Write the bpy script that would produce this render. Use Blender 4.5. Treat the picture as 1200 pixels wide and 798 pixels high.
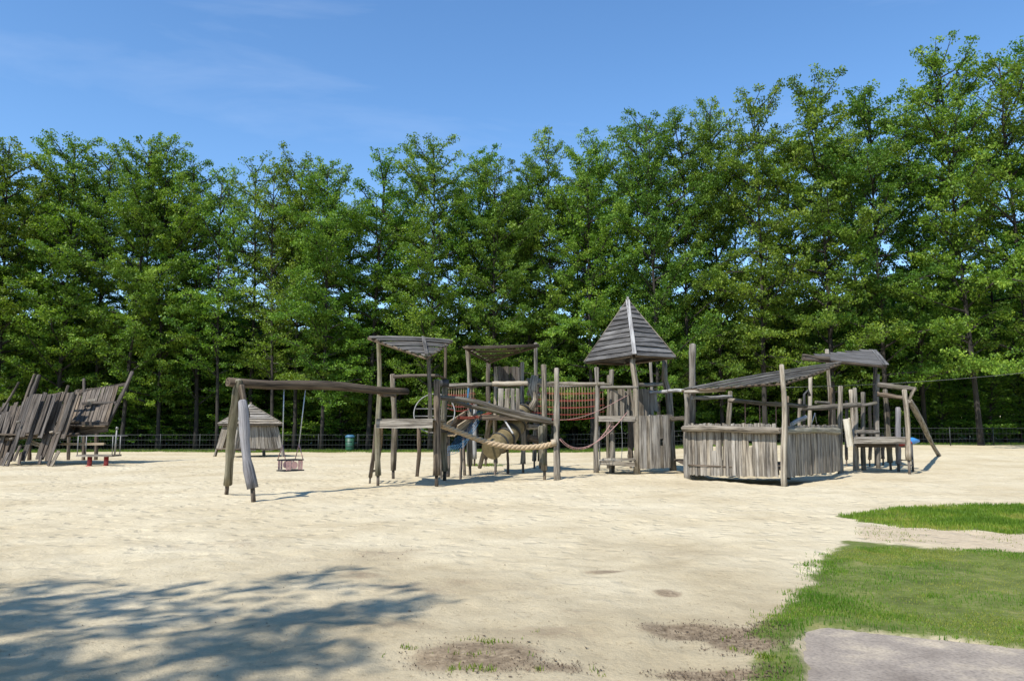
import bpy, math, random
import numpy as np
from mathutils import Vector

scene = bpy.context.scene
for o in list(bpy.data.objects):
    bpy.data.objects.remove(o)
R = math.radians
random.seed(11)
RNG = np.random.default_rng(5)

# ------------------------------------------------------------------ camera
EYE = 1.65
FPX = 900.0                      # focal length in pixels of a 1200 px wide frame
PITCH = math.atan(99.0 / FPX)
cam_data = bpy.data.cameras.new("camera")
cam = bpy.data.objects.new("camera", cam_data)
scene.collection.objects.link(cam)
cam.location = (0, 0, EYE)
cam.rotation_euler = (R(90) + PITCH, 0, 0)
cam_data.sensor_width = 36.0
cam_data.lens = 36.0 * FPX / 1200.0
cam_data.clip_end = 3000
scene.camera = cam

# ------------------------------------------------------------------ sky + sun
SUN_ELEV = 51.0
LX, LY = 0.60, 0.80              # horizontal direction the light travels in
sun_az = math.atan2(-LX, -LY)    # compass angle of the sun measured from +Y towards +X
world = bpy.data.worlds.new("World")
scene.world = world
world.use_nodes = True
wt = world.node_tree
wt.nodes.clear()
w_out = wt.nodes.new("ShaderNodeOutputWorld")
w_bg = wt.nodes.new("ShaderNodeBackground")
w_bg.inputs["Strength"].default_value = 0.128
sky = wt.nodes.new("ShaderNodeTexSky")
sky.sky_type = 'NISHITA'
sky.sun_disc = False
sky.sun_elevation = R(SUN_ELEV)
sky.sun_rotation = sun_az
sky.altitude = 0
sky.air_density = 1.0
sky.dust_density = 0.0
sky.ozone_density = 2.6
w_tc = wt.nodes.new("ShaderNodeTexCoord")
w_map = wt.nodes.new("ShaderNodeMapping")
w_map.inputs["Rotation"].default_value = (0.0, 0.18, 0.12)
w_map.inputs["Scale"].default_value = (1.6, 2.6, 11.0)
w_n1 = wt.nodes.new("ShaderNodeTexNoise")
w_n1.inputs["Scale"].default_value = 1.35
w_n1.inputs["Detail"].default_value = 9
w_n1.inputs["Roughness"].default_value = 0.55
w_n1.inputs["Distortion"].default_value = 0.4
w_r1 = wt.nodes.new("ShaderNodeMapRange")
w_r1.inputs["From Min"].default_value = 0.53
w_r1.inputs["From Max"].default_value = 0.80
w_r1.inputs["To Max"].default_value = 0.11
w_mix = wt.nodes.new("ShaderNodeMix")
w_mix.data_type = 'RGBA'
w_mix.inputs["B"].default_value = (7.5, 8.0, 8.8, 1)
wt.links.new(w_tc.outputs["Generated"], w_map.inputs["Vector"])
wt.links.new(w_map.outputs["Vector"], w_n1.inputs["Vector"])
wt.links.new(w_n1.outputs["Fac"], w_r1.inputs["Value"])
wt.links.new(w_r1.outputs["Result"], w_mix.inputs["Factor"])
w_hs = wt.nodes.new("ShaderNodeHueSaturation")
w_hs.inputs["Hue"].default_value = 0.501
w_hs.inputs["Saturation"].default_value = 1.17
w_hs.inputs["Value"].default_value = 1.32
wt.links.new(sky.outputs["Color"], w_hs.inputs["Color"])
wt.links.new(w_hs.outputs["Color"], w_mix.inputs["A"])
wt.links.new(w_mix.outputs["Result"], w_bg.inputs["Color"])
wt.links.new(w_bg.outputs["Background"], w_out.inputs["Surface"])

sun_data = bpy.data.lights.new("sun", 'SUN')
sun_data.energy = 5.0
sun_data.angle = R(0.53)
sun_data.color = (1.0, 0.955, 0.88)
sun = bpy.data.objects.new("sun", sun_data)
scene.collection.objects.link(sun)
ldir = Vector((LX, LY, -math.hypot(LX, LY) * math.tan(R(SUN_ELEV)))).normalized()
sun.rotation_euler = ldir.to_track_quat('-Z', 'Y').to_euler()
sun.location = (-20, -15, 40)

vs = scene.view_settings
vs.view_transform = 'Standard'
vs.look = 'None'
vs.exposure = 0.36
vs.gamma = 1.0
vs.use_curve_mapping = False
scene.cycles.max_bounces = 8
scene.cycles.diffuse_bounces = 2
scene.cycles.transmission_bounces = 4
scene.cycles.sample_clamp_indirect = 6.0

# ------------------------------------------------------------------ places
CP, SP = math.cos(PITCH), math.sin(PITCH)

def at(px, py, y):
    """world point at distance y north of the camera, seen in direction (px, py)"""
    u = (px - 600.0) / FPX
    v = (399.0 - py) / FPX
    t = y / (CP - v * SP)
    return Vector((u * t, y, EYE + (SP + v * CP) * t))

def smooth(a, b, x):
    t = np.clip((x - a) / (b - a), 0, 1)
    return t * t * (3 - 2 * t)

def gz(x, y):
    """gentle rise of the ground towards the far right"""
    return 0.45 * smooth(27.0, 46.0, y) * smooth(2.0, 18.0, x)

def G(px, py):
    """ground point seen at pixel (px, py)"""
    u = (px - 600.0) / FPX
    v = (399.0 - py) / FPX
    dx, dy, dz = u, CP - v * SP, SP + v * CP
    t = -EYE / dz if dz < -1e-4 else 80.0
    for _ in range(12):
        t = -(EYE - float(gz(dx * t, dy * t))) / dz
    return Vector((dx * t, dy * t, float(gz(dx * t, dy * t))))

# ------------------------------------------------------------------ materials
def new_mat(name):
    m = bpy.data.materials.new(name)
    m.use_nodes = True
    nt = m.node_tree
    nt.nodes.clear()
    out = nt.nodes.new("ShaderNodeOutputMaterial")
    return m, nt, out

def nd(nt, kind, **kw):
    n = nt.nodes.new(kind)
    for k, v in kw.items():
        if k in n.inputs:
            n.inputs[k].default_value = v
        else:
            setattr(n, k, v)
    return n

def ramp(nt, stops):
    r = nt.nodes.new("ShaderNodeValToRGB")
    e = r.color_ramp.elements
    while len(e) < len(stops):
        e.new(0.5)
    for i, (p, c) in enumerate(stops):
        e[i].position = p
        e[i].color = (*c, 1)
    return r

def mixc(nt, a, b, fac, blend='MIX'):
    m = nt.nodes.new("ShaderNodeMix")
    m.data_type = 'RGBA'
    m.blend_type = blend
    for key, val in (("A", a), ("B", b), ("Factor", fac)):
        s = m.inputs[key] if key != "Factor" else m.inputs[0]
        if key == "A": s = m.inputs[6]
        if key == "B": s = m.inputs[7]
        if isinstance(val, bpy.types.NodeSocket):
            nt.links.new(val, s)
        elif isinstance(val, tuple):
            s.default_value = (*val, 1)
        else:
            s.default_value = val
    return m.outputs[2]

def wood_mat(name, dark, mid, light, rough=0.85, green=0.0):
    m, nt, out = new_mat(name)
    L = nt.links.new
    at_ = nd(nt, "ShaderNodeAttribute", attribute_name="gc")
    oi = nd(nt, "ShaderNodeObjectInfo")
    mp = nd(nt, "ShaderNodeMapping")
    mp.inputs["Scale"].default_value = (17, 17, 0.9)
    L(at_.outputs["Vector"], mp.inputs["Vector"])
    n1 = nd(nt, "ShaderNodeTexNoise", Scale=1.0, Detail=7.0, Roughness=0.65)
    L(mp.outputs["Vector"], n1.inputs["Vector"])
    mp2 = nd(nt, "ShaderNodeMapping")
    mp2.inputs["Scale"].default_value = (4, 4, 1.2)
    L(at_.outputs["Vector"], mp2.inputs["Vector"])
    n2 = nd(nt, "ShaderNodeTexNoise", Scale=1.0, Detail=4.0, Roughness=0.6)
    L(mp2.outputs["Vector"], n2.inputs["Vector"])
    r = ramp(nt, [(0.33, tuple(0.4 * x for x in dark)), (0.41, dark), (0.50, mid), (0.66, light)])
    L(n1.outputs["Fac"], r.inputs["Fac"])
    # per piece tone
    hsv = nd(nt, "ShaderNodeHueSaturation")
    mr = nd(nt, "ShaderNodeMapRange")
    mr.inputs["To Min"].default_value = 0.62
    mr.inputs["To Max"].default_value = 1.22
    L(oi.outputs["Random"], mr.inputs["Value"])
    L(mr.outputs["Result"], hsv.inputs["Value"])
    ms = nd(nt, "ShaderNodeMapRange")
    ms.inputs["To Min"].default_value = 1.15
    ms.inputs["To Max"].default_value = 0.68
    sep = nd(nt, "ShaderNodeMath", operation='FRACT')
    mul = nd(nt, "ShaderNodeMath", operation='MULTIPLY')
    mul.inputs[1].default_value = 17.3
    L(oi.outputs["Random"], mul.inputs[0]); L(mul.outputs[0], sep.inputs[0])
    L(sep.outputs[0], ms.inputs["Value"])
    L(ms.outputs["Result"], hsv.inputs["Saturation"])
    L(r.outputs["Color"], hsv.inputs["Color"])
    st = nd(nt, "ShaderNodeMapRange")
    st.inputs["From Min"].default_value = 0.50
    st.inputs["From Max"].default_value = 0.72
    st.inputs["To Max"].default_value = 0.75
    L(n2.outputs["Fac"], st.inputs["Value"])
    c = mixc(nt, hsv.outputs["Color"], tuple(0.8 * x for x in dark), st.outputs["Result"])
    if green > 0:
        g = nd(nt, "ShaderNodeTexNoise", Scale=2.3, Detail=3.0)
        L(at_.outputs["Vector"], g.inputs["Vector"])
        gr = nd(nt, "ShaderNodeMapRange")
        gr.inputs["From Min"].default_value = 0.5
        gr.inputs["From Max"].default_value = 0.7
        gr.inputs["To Max"].default_value = green
        L(g.outputs["Fac"], gr.inputs["Value"])
        c = mixc(nt, c, (0.12, 0.12, 0.045), gr.outputs["Result"])
    bsdf = nd(nt, "ShaderNodeBsdfPrincipled", Roughness=rough)
    bsdf.inputs["Specular IOR Level"].default_value = 0.25
    L(c, bsdf.inputs["Base Color"])
    bump = nd(nt, "ShaderNodeBump", Strength=1.0, Distance=0.03)
    L(n1.outputs["Fac"], bump.inputs["Height"])
    L(bump.outputs["Normal"], bsdf.inputs["Normal"])
    L(bsdf.outputs["BSDF"], out.inputs["Surface"])
    return m

def plain_mat(name, col, rough=0.6, metal=0.0, vary=0.35, scale=6.0, bump=0.0):
    m, nt, out = new_mat(name)
    L = nt.links.new
    tc = nd(nt, "ShaderNodeTexCoord")
    n = nd(nt, "ShaderNodeTexNoise", Scale=scale, Detail=5.0, Roughness=0.6)
    L(tc.outputs["Object"], n.inputs["Vector"])
    r = ramp(nt, [(0.3, tuple(x * (1 - vary) for x in col)), (0.7, tuple(min(0.9, x * (1 + vary * 0.6)) for x in col))])
    L(n.outputs["Fac"], r.inputs["Fac"])
    b = nd(nt, "ShaderNodeBsdfPrincipled", Roughness=rough, Metallic=metal)
    L(r.outputs["Color"], b.inputs["Base Color"])
    if bump:
        bp = nd(nt, "ShaderNodeBump", Strength=bump, Distance=0.01)
        L(n.outputs["Fac"], bp.inputs["Height"])
        L(bp.outputs["Normal"], b.inputs["Normal"])
    L(b.outputs["BSDF"], out.inputs["Surface"])
    return m

M = {}
M['wood'] = wood_mat("weathered_grey_wood", (0.12, 0.10, 0.076), (0.275, 0.236, 0.184), (0.41, 0.365, 0.295))
M['log'] = wood_mat("weathered_log", (0.075, 0.062, 0.046), (0.19, 0.162, 0.125), (0.32, 0.285, 0.23), green=0.25)
M['pale'] = wood_mat("silvery_wood", (0.20, 0.19, 0.18), (0.36, 0.35, 0.335), (0.48, 0.47, 0.45))
M['brown'] = wood_mat("brown_wood", (0.05, 0.038, 0.027), (0.125, 0.095, 0.068), (0.21, 0.168, 0.122))
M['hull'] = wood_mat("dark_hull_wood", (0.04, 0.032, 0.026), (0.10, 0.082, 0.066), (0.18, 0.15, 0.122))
M['tan'] = wood_mat("tan_wood", (0.20, 0.14, 0.07), (0.36, 0.26, 0.145), (0.47, 0.37, 0.22))
M['cream'] = wood_mat("fresh_cream_board", (0.42, 0.36, 0.25), (0.55, 0.48, 0.35), (0.64, 0.58, 0.45))
M['roof'] = wood_mat("grey_roof_slat", (0.06, 0.054, 0.047), (0.135, 0.124, 0.108), (0.225, 0.21, 0.185))
M['shingle'] = wood_mat("grey_roof_board", (0.06, 0.056, 0.053), (0.125, 0.118, 0.11), (0.20, 0.19, 0.178))
M['greybeam'] = wood_mat("purple_grey_wood", (0.15, 0.14, 0.145), (0.27, 0.255, 0.26), (0.36, 0.345, 0.345))
M['olive'] = wood_mat("olive_log", (0.095, 0.082, 0.05), (0.20, 0.175, 0.115), (0.31, 0.28, 0.195), green=0.4)
M['rope'] = plain_mat("hemp_rope", (0.42, 0.31, 0.19), 0.95, 0, 0.35, 30, 0.4)
M['steel'] = plain_mat("dull_steel", (0.22, 0.215, 0.205), 0.55, 0.6, 0.3)
M['palesteel'] = plain_mat("galvanised_steel", (0.45, 0.46, 0.46), 0.5, 0.5, 0.25)
M['darksteel'] = plain_mat("dark_steel", (0.05, 0.05, 0.05), 0.6, 0.4, 0.3)
M['fence'] = plain_mat("fence_steel", (0.025, 0.03, 0.028), 0.6, 0.2, 0.3)
M['red'] = plain_mat("red_paint", (0.33, 0.035, 0.03), 0.5, 0, 0.35)
M['redrope'] = plain_mat("red_rope", (0.26, 0.035, 0.03), 0.9, 0, 0.3, 20)
M['pinkrope'] = plain_mat("faded_rope", (0.40, 0.23, 0.20), 0.9, 0, 0.3, 20)
M['pink'] = plain_mat("faded_red_plastic", (0.72, 0.40, 0.33), 0.55, 0, 0.25)
M['orange'] = plain_mat("orange_red_webbing", (0.28, 0.065, 0.035), 0.9, 0, 0.35, 15)
M['bluerope'] = plain_mat("blue_rope", (0.035, 0.12, 0.22), 0.85, 0, 0.3, 20)
M['blue'] = plain_mat("blue_plastic", (0.05, 0.24, 0.55), 0.5, 0, 0.25)
M['binlid'] = plain_mat("bin_lid_blue", (0.04, 0.13, 0.22), 0.5, 0, 0.3)
M['rubber'] = plain_mat("black_rubber", (0.03, 0.028, 0.028), 0.7, 0, 0.3)
M['green'] = plain_mat("green_bin_paint", (0.02, 0.085, 0.045), 0.5, 0, 0.3)
M['tube'] = plain_mat("tan_tunnel_plastic", (0.17, 0.13, 0.06), 0.6, 0, 0.4, 5)

def bark_mat():
    m, nt, out = new_mat("bark")
    L = nt.links.new
    tc = nd(nt, "ShaderNodeTexCoord")
    mp = nd(nt, "ShaderNodeMapping")
    mp.inputs["Scale"].default_value = (9, 9, 2)
    L(tc.outputs["Object"], mp.inputs["Vector"])
    n = nd(nt, "ShaderNodeTexNoise", Scale=1.0, Detail=6.0)
    L(mp.outputs["Vector"], n.inputs["Vector"])
    r = ramp(nt, [(0.3, (0.012, 0.010, 0.008)), (0.7, (0.045, 0.038, 0.030))])
    L(n.outputs["Fac"], r.inputs["Fac"])
    b = nd(nt, "ShaderNodeBsdfPrincipled", Roughness=0.95)
    L(r.outputs["Color"], b.inputs["Base Color"])
    bp = nd(nt, "ShaderNodeBump", Strength=0.6, Distance=0.03)
    L(n.outputs["Fac"], bp.inputs["Height"]); L(bp.outputs["Normal"], b.inputs["Normal"])
    L(b.outputs["BSDF"], out.inputs["Surface"])
    return m
M['bark'] = bark_mat()

def leaf_mat(name, a, b, c, trans=0.33):
    m, nt, out = new_mat(name)
    L = nt.links.new
    t = nd(nt, "ShaderNodeAttribute", attribute_name="tint")
    oi = nd(nt, "ShaderNodeObjectInfo")
    r = ramp(nt, [(0.0, a), (0.5, b), (1.0, c)])
    L(t.outputs["Fac"], r.inputs["Fac"])
    hsv = nd(nt, "ShaderNodeHueSaturation")
    mr = nd(nt, "ShaderNodeMapRange")
    mr.inputs["To Min"].default_value = 0.480
    mr.inputs["To Max"].default_value = 0.514
    L(oi.outputs["Random"], mr.inputs["Value"]); L(mr.outputs["Result"], hsv.inputs["Hue"])
    mr2 = nd(nt, "ShaderNodeMapRange")
    mr2.inputs["To Min"].default_value = 0.82
    mr2.inputs["To Max"].default_value = 1.18
    fr = nd(nt, "ShaderNodeMath", operation='FRACT')
    mu = nd(nt, "ShaderNodeMath", operation='MULTIPLY'); mu.inputs[1].default_value = 9.7
    L(oi.outputs["Random"], mu.inputs[0]); L(mu.outputs[0], fr.inputs[0]); L(fr.outputs[0], mr2.inputs["Value"])
    L(mr2.outputs["Result"], hsv.inputs["Value"])
    L(r.outputs["Color"], hsv.inputs["Color"])
    d = nd(nt, "ShaderNodeBsdfPrincipled", Roughness=0.55)
    d.inputs["Specular IOR Level"].default_value = 0.3
    tr = nd(nt, "ShaderNodeBsdfTranslucent")
    L(hsv.outputs["Color"], d.inputs["Base Color"])
    tc = mixc(nt, hsv.outputs["Color"], (1.35, 1.5, 0.45), 1.0, 'MULTIPLY')
    L(tc, tr.inputs["Color"])
    mx = nd(nt, "ShaderNodeMixShader")
    mx.inputs[0].default_value = trans
    L(d.outputs["BSDF"], mx.inputs[1]); L(tr.outputs["BSDF"], mx.inputs[2])
    L(mx.outputs["Shader"], out.inputs["Surface"])
    return m
M['leaf'] = leaf_mat("tree_leaves", (0.044, 0.100, 0.012), (0.108, 0.205, 0.021), (0.225, 0.33, 0.040))
M['grass'] = leaf_mat("grass_blades", (0.065, 0.145, 0.010), (0.125, 0.225, 0.018), (0.27, 0.275, 0.055), 0.3)

# ------------------------------------------------------------------ object helpers
COL = scene.collection

def link(name, mesh, parent=None, loc=None):
    o = bpy.data.objects.new(name, mesh)
    COL.objects.link(o)
    if loc is not None:
        o.location = loc
    if parent is not None:
        o.parent = parent
    return o

def tag(o, label=None, cat=None, group=None, kind=None):
    if label: o["label"] = label
    if cat: o["category"] = cat
    if group: o["group"] = group
    if kind: o["kind"] = kind
    return o

def thing(name, label, cat, loc, group=None):
    o = link(name, None)
    o.location = loc
    o.empty_display_size = 0.3
    return tag(o, label, cat, group)

def world_loc(p):
    v = Vector((0, 0, 0))
    while p is not None:
        v = v + Vector(p.location)
        p = p.parent
    return v

class MB:
    """collects tubes and boards given in world coordinates; build() makes ONE mesh object"""
    def __init__(self):
        self.v = []; self.f = []; self.g = []; self.smooth = []
    def tube(self, pts, rad, n=9, wob=0.0, cap=True, smooth=True, flat=1.0, seed=None):
        pts = [Vector(p) for p in pts]
        if not hasattr(rad, '__len__'):
            rad = [rad] * len(pts)
        rg = random.Random(seed if seed is not None else random.random())
        off = Vector((rg.uniform(0, 50), rg.uniform(0, 50), rg.uniform(0, 50)))
        base = len(self.v)
        length = 0.0
        lob = [1 + wob * rg.uniform(-1, 1) for _ in range(n)]
        prev_a = None
        for i, p in enumerate(pts):
            t = (pts[min(i + 1, len(pts) - 1)] - pts[max(i - 1, 0)]).normalized()
            if prev_a is None:
                ref = Vector((1, 0, 0)) if abs(t.x) < 0.8 else Vector((0, 1, 0))
                a = t.cross(ref).normalized()
            else:
                a = (prev_a - t * prev_a.dot(t)).normalized()
            prev_a = a
            b = t.cross(a)
            if i: length += (p - pts[i - 1]).length
            for k in range(n):
                th = 2 * math.pi * k / n
                rr = rad[i] * lob[k] * (1 + 0.5 * wob * rg.uniform(-1, 1))
                self.v.append(p + a * math.cos(th) * rr + b * math.sin(th) * rr * flat)
                self.g.append((math.cos(th) * rad[i] + off.x, math.sin(th) * rad[i] + off.y, length + off.z))
        for i in range(len(pts) - 1):
            for k in range(n):
                k2 = (k + 1) % n
                self.f.append((base + i * n + k, base + i * n + k2, base + (i + 1) * n + k2, base + (i + 1) * n + k))
                self.smooth.append(smooth)
        if cap:
            self.f.append(tuple(base + k for k in reversed(range(n)))); self.smooth.append(False)
            e = base + (len(pts) - 1) * n
            self.f.append(tuple(e + k for k in range(n))); self.smooth.append(False)
        return self
    def log(self, p0, p1, r0, r1=None, bend=0.03, n=10, seg=9, wob=0.15, seed=None, roundtop=True, thin=0.85):
        p0, p1 = Vector(p0), Vector(p1)
        r1 = r0 if r1 is None else r1
        r0 *= thin; r1 *= thin
        rg = random.Random(seed if seed is not None else random.random())
        d = (p1 - p0)
        L = d.length
        ax = d.normalized()
        ref = Vector((1, 0, 0)) if abs(ax.x) < 0.8 else Vector((0, 1, 0))
        a = ax.cross(ref).normalized(); b = ax.cross(a)
        ph1, ph2 = rg.uniform(0, 6.28), rg.uniform(0, 6.28)
        am = bend * L * rg.uniform(0.4, 1.0)
        pts, rad = [], []
        for i in range(seg + 1):
            t = i / seg
            e = math.sin(math.pi * t)
            o = a * (am * e * math.sin(ph1 + 3.5 * t)) + b * (am * e * math.sin(ph2 + 3.0 * t))
            pts.append(p0 + d * t + o)
            rad.append((r0 + (r1 - r0) * t) * rg.uniform(0.88, 1.12))
        if roundtop:
            pts.append(pts[-1] + ax * min(rad[-1] * 0.35, 0.04)); rad.append(rad[-1] * 0.62)
        return self.tube(pts, rad, n, wob)
    def board(self, p0, p1, wdir, w, t, taper=1.0, jit=0.012, split=1, seed=None, bow=0.0):
        """board along p0-p1, w wide along wdir and t thick"""
        rg = random.Random(seed if seed is not None else random.random())
        p0, p1 = Vector(p0), Vector(p1)
        ax = (p1 - p0).normalized()
        wd = Vector(wdir); wd = (wd - ax * wd.dot(ax)).normalized()
        nm = ax.cross(wd)
        off = Vector((rg.uniform(0, 50), rg.uniform(0, 50), rg.uniform(0, 50)))
        base = len(self.v)
        L = (p1 - p0).length
        n = max(1, split)
        cut0 = rg.uniform(-1, 1) * jit; cut1 = rg.uniform(-1, 1) * jit
        for i in range(n + 1):
            s = i / n
            c = p0 + (p1 - p0) * s + nm * (bow * math.sin(math.pi * s))
            ww = w * (1 + (taper - 1) * s) * 0.5
            jl = rg.uniform(-1, 1) * jit * 0.5
            jr = rg.uniform(-1, 1) * jit * 0.5
            for (su, sv) in ((-1, -1), (1, -1), (1, 1), (-1, 1)):
                q = c + wd * (su * ww + (jl if su < 0 else jr)) + nm * (sv * t * 0.5)
                if i == 0: q = q + ax * (su * cut0)
                if i == n: q = q + ax * (su * cut1)
                self.v.append(q)
                self.g.append((su * ww + off.x, sv * t * .5 + off.y, s * L + off.z))
        for i in range(n):
            for k in range(4):
                k2 = (k + 1) % 4
                self.f.append((base + i * 4 + k, base + i * 4 + k2, base + i * 4 + 4 + k2, base + i * 4 + 4 + k))
                self.smooth.append(False)
        self.f.append((base + 3, base + 2, base + 1, base)); self.smooth.append(False)
        e = base + n * 4
        self.f.append((e, e + 1, e + 2, e + 3)); self.smooth.append(False)
        return self
    def rope(self, pts, r, n=5):
        return self.tube(pts, r, n, 0.0)
    def build(self, name, mat, parent=None, label=None):
        o0 = world_loc(parent)
        me = bpy.data.meshes.new(name)
        me.from_pydata([tuple(Vector(v) - o0) for v in self.v], [], self.f)
        at_ = me.attributes.new("gc", 'FLOAT_VECTOR', 'POINT')
        at_.data.foreach_set("vector", np.array(self.g, dtype=np.float32).ravel())
        me.polygons.foreach_set("use_smooth", self.smooth)
        me.materials.append(M[mat] if isinstance(mat, str) else mat)
        me.update()
        o = link(name, me, parent)
        if label: o["label"] = label
        return o

def lerp(a, b, t):
    return Vector(a) + (Vector(b) - Vector(a)) * t

def sag(a, b, d, n=10):
    a, b = Vector(a), Vector(b)
    return [a + (b - a) * (i / n) - Vector((0, 0, 4 * d * (i / n) * (1 - i / n))) for i in range(n + 1)]

def sub(z):
    return Vector((0, 0, z))

def post(parent, base, top, r, mat='log', foot=True, r1=None, bend=0.02, name='post', footlen=0.28):
    """log post; its steel foot is a sub-part"""
    base, top = Vector(base), Vector(top)
    r *= 0.80; r1 = r1 * 0.80 if r1 else None
    ax = (top - base).normalized()
    if foot:
        lo = base + ax * footlen
        p = MB().log(lo, top, r, r1 or r * 0.9, bend, thin=1).build(name, mat, parent)
        MB().tube([base - Vector((0, 0, 0.15)), base + ax * (footlen + 0.06)], r * 0.5, 7, 0.12).build('post_foot', 'brown', p)
    else:
        p = MB().log(base - Vector((0, 0, 0.15)), top, r, r1 or r * 0.9, bend, thin=1).build(name, mat, parent)
    return p

# ------------------------------------------------------------------ value noise (numpy)
def vnoise(x, y, seed):
    rg = np.random.default_rng(seed)
    tab = rg.random((256, 256))
    xi = np.floor(x).astype(int); yi = np.floor(y).astype(int)
    fx = x - xi; fy = y - yi
    fx = fx * fx * (3 - 2 * fx); fy = fy * fy * (3 - 2 * fy)
    a = tab[xi % 256, yi % 256]; b = tab[(xi + 1) % 256, yi % 256]
    c = tab[xi % 256, (yi + 1) % 256]; d = tab[(xi + 1) % 256, (yi + 1) % 256]
    return (a * (1 - fx) + b * fx) * (1 - fy) + (c * (1 - fx) + d * fx) * fy

def fbm(x, y, seed, oct=4):
    s = 0; amp = 0.5
    for i in range(oct):
        s = s + amp * vnoise(x * 2 ** i, y * 2 ** i, seed + i)
        amp *= 0.5
    return s

def in_poly(x, y, poly):
    """signed distance (positive inside) to a polygon"""
    d = np.full(x.shape, 1e9); inside = np.zeros(x.shape, bool)
    n = len(poly)
    for i in range(n):
        x0, y0 = poly[i]; x1, y1 = poly[(i + 1) % n]
        ex, ey = x1 - x0, y1 - y0
        t = np.clip(((x - x0) * ex + (y - y0) * ey) / (ex * ex + ey * ey + 1e-12), 0, 1)
        d = np.minimum(d, np.hypot(x - x0 - t * ex, y - y0 - t * ey))
        cond = ((y0 > y) != (y1 > y)) & (x < (x1 - x0) * (y - y0) / (y1 - y0 + 1e-12) + x0)
        inside ^= cond
    return np.where(inside, d, -d)

def gp(pts):
    return [(G(px, py).x, G(px, py).y) for px, py in pts]

LAWN_NEAR = gp([(992, 633), (1067, 639), (1120, 643), (1200, 646), (1420, 652), (1420, 800), (1200, 764), (1133, 756), (1033, 746), (967, 737),
                (950, 742), (946, 762), (948, 798)]) + [(1.65, 3.2), (1.35, 3.2)] + \
            gp([(886, 797), (897, 767), (898, 747), (886, 728), (908, 714), (930, 697), (950, 681), (946, 668), (957, 655), (978, 641)])
LAWN_FAR = gp([(985, 604), (1017, 599), (1067, 594), (1133, 591.5), (1200, 591), (1450, 590), (1450, 622), (1200, 624), (1133, 623), (1083, 619), (1033, 613), (1007, 610)])
PATH = gp([(946, 738), (967, 734.5), (1033, 743), (1133, 753), (1200, 761), (1450, 790)]) + [(7.5, 2.0), (7.5, -4.0), (1.2, -4.0)] + gp([(942, 797), (942, 764)])
FORT = gp([(808, 562), (916, 567.5), (978, 559), (985, 549), (830, 549)])
LITTER_AND_DIPS = [  # px, py, rx, ry, strength
    (868, 748, 52, 20, 1.25), (812, 737, 70, 12, 1.0), (900, 735, 26, 8, .7), (840, 790, 80, 9, 1.1), (905, 790, 22, 10, .6), (560, 778, 95, 24, 0.95), (640, 788, 60, 10, .7),
    (455, 650, 62, 13, 0.42), (420, 677, 45, 6, .5), (330, 656, 62, 5, .35), (708, 671, 32, 3.5, .6), (781, 693, 22, 4.5, .75),  # faint ones are sand dips, their shade put in as brown colour
    (60, 700, 60, 8, .3), (520, 690, 160, 14, .38), (250, 640, 130, 9, .36), (640, 745, 110, 12, .42), (380, 720, 90, 10, .35), (800, 650, 80, 7, .3), (690, 720, 60, 8, .35), (430, 690, 25, 4, .35), (470, 735, 70, 7, .45), (590, 640, 90, 7, .22), (150, 640, 90, 7, .2), (760, 600, 90, 6, .3)]

def spread(segs):
    out = []
    for a, b, s0, s1 in segs:
        x = a; s = s0
        n = max(2, int((b - a) / ((s0 + s1) / 2)))
        w = np.linspace(s0, s1, n); c = np.concatenate([[0], np.cumsum(w)])
        out.append(a + c[:-1] * (b - a) / c[-1])
    out.append([segs[-1][1]])
    return np.concatenate(out)

GX = spread([(-700, -60, 60, 4), (-60, -22, 3, .5), (-22, -9, .5, .09), (-9, 12, .07, .07), (12, 26, .1, .6), (26, 60, .8, 4), (60, 700, 5, 60)])
GY = spread([(-120, -6, 12, 1), (-6, 3.5, .8, .06), (3.5, 10, .045, .07), (10, 20, .08, .15), (20, 34, .16, .3), (34, 60, .35, 1), (60, 110, 1.5, 6), (110, 900, 8, 80)])
gxx, gyy = np.meshgrid(GX, GY, indexing='ij')

def bumps(x, y):
    fine = (fbm(x * 3.1, y * 3.1, 3, 3) - 0.44) * 0.065
    mid = (fbm(x * 0.55 + 7, y * 0.55, 21, 3) - 0.44) * 0.13
    fade = 1 - 0.65 * smooth(28, 60, y)
    return (fine + mid) * fade

def ground_z(x, y):
    x = np.asarray(x, float); y = np.asarray(y, float)
    z = gz(x, y) + bumps(x, y)
    z = z - 0.18 * smooth(-0.2, 0.3, in_poly(x, y, FORT))
    dp = in_poly(x, y, PATH) + (fbm(x * 4, y * 4, 77, 3) - .44) * 0.14
    near = smooth(-0.6, -0.1, dp)
    z = z * (1 - near) + near * (0.012 + 0.45 * np.abs(bumps(x, y)))
    k = smooth(-0.05, 0.05, dp)
    z = z * (1 - k) + (-0.04) * k
    return z

gzz = ground_z(gxx, gyy)
lawn = np.maximum(in_poly(gxx, gyy, LAWN_NEAR), in_poly(gxx, gyy, LAWN_FAR)) + (fbm(gxx * 2.5, gyy * 2.5, 40, 3) - 0.44) * 0.5
lawn = smooth(-0.12, 0.12, lawn)
edge_far = 47.0 + 1.2 * (fbm(gxx * 0.25, gyy * 0.25, 60, 3) - 0.44) * 4 - 0.02 * gxx
lawn = np.maximum(lawn, smooth(-0.6, 0.6, gyy - edge_far) * (1 - smooth(3.0, 6.0, gyy - edge_far)) * 0.9)
soil = smooth(2.0, 5.0, gyy - edge_far)
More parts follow.
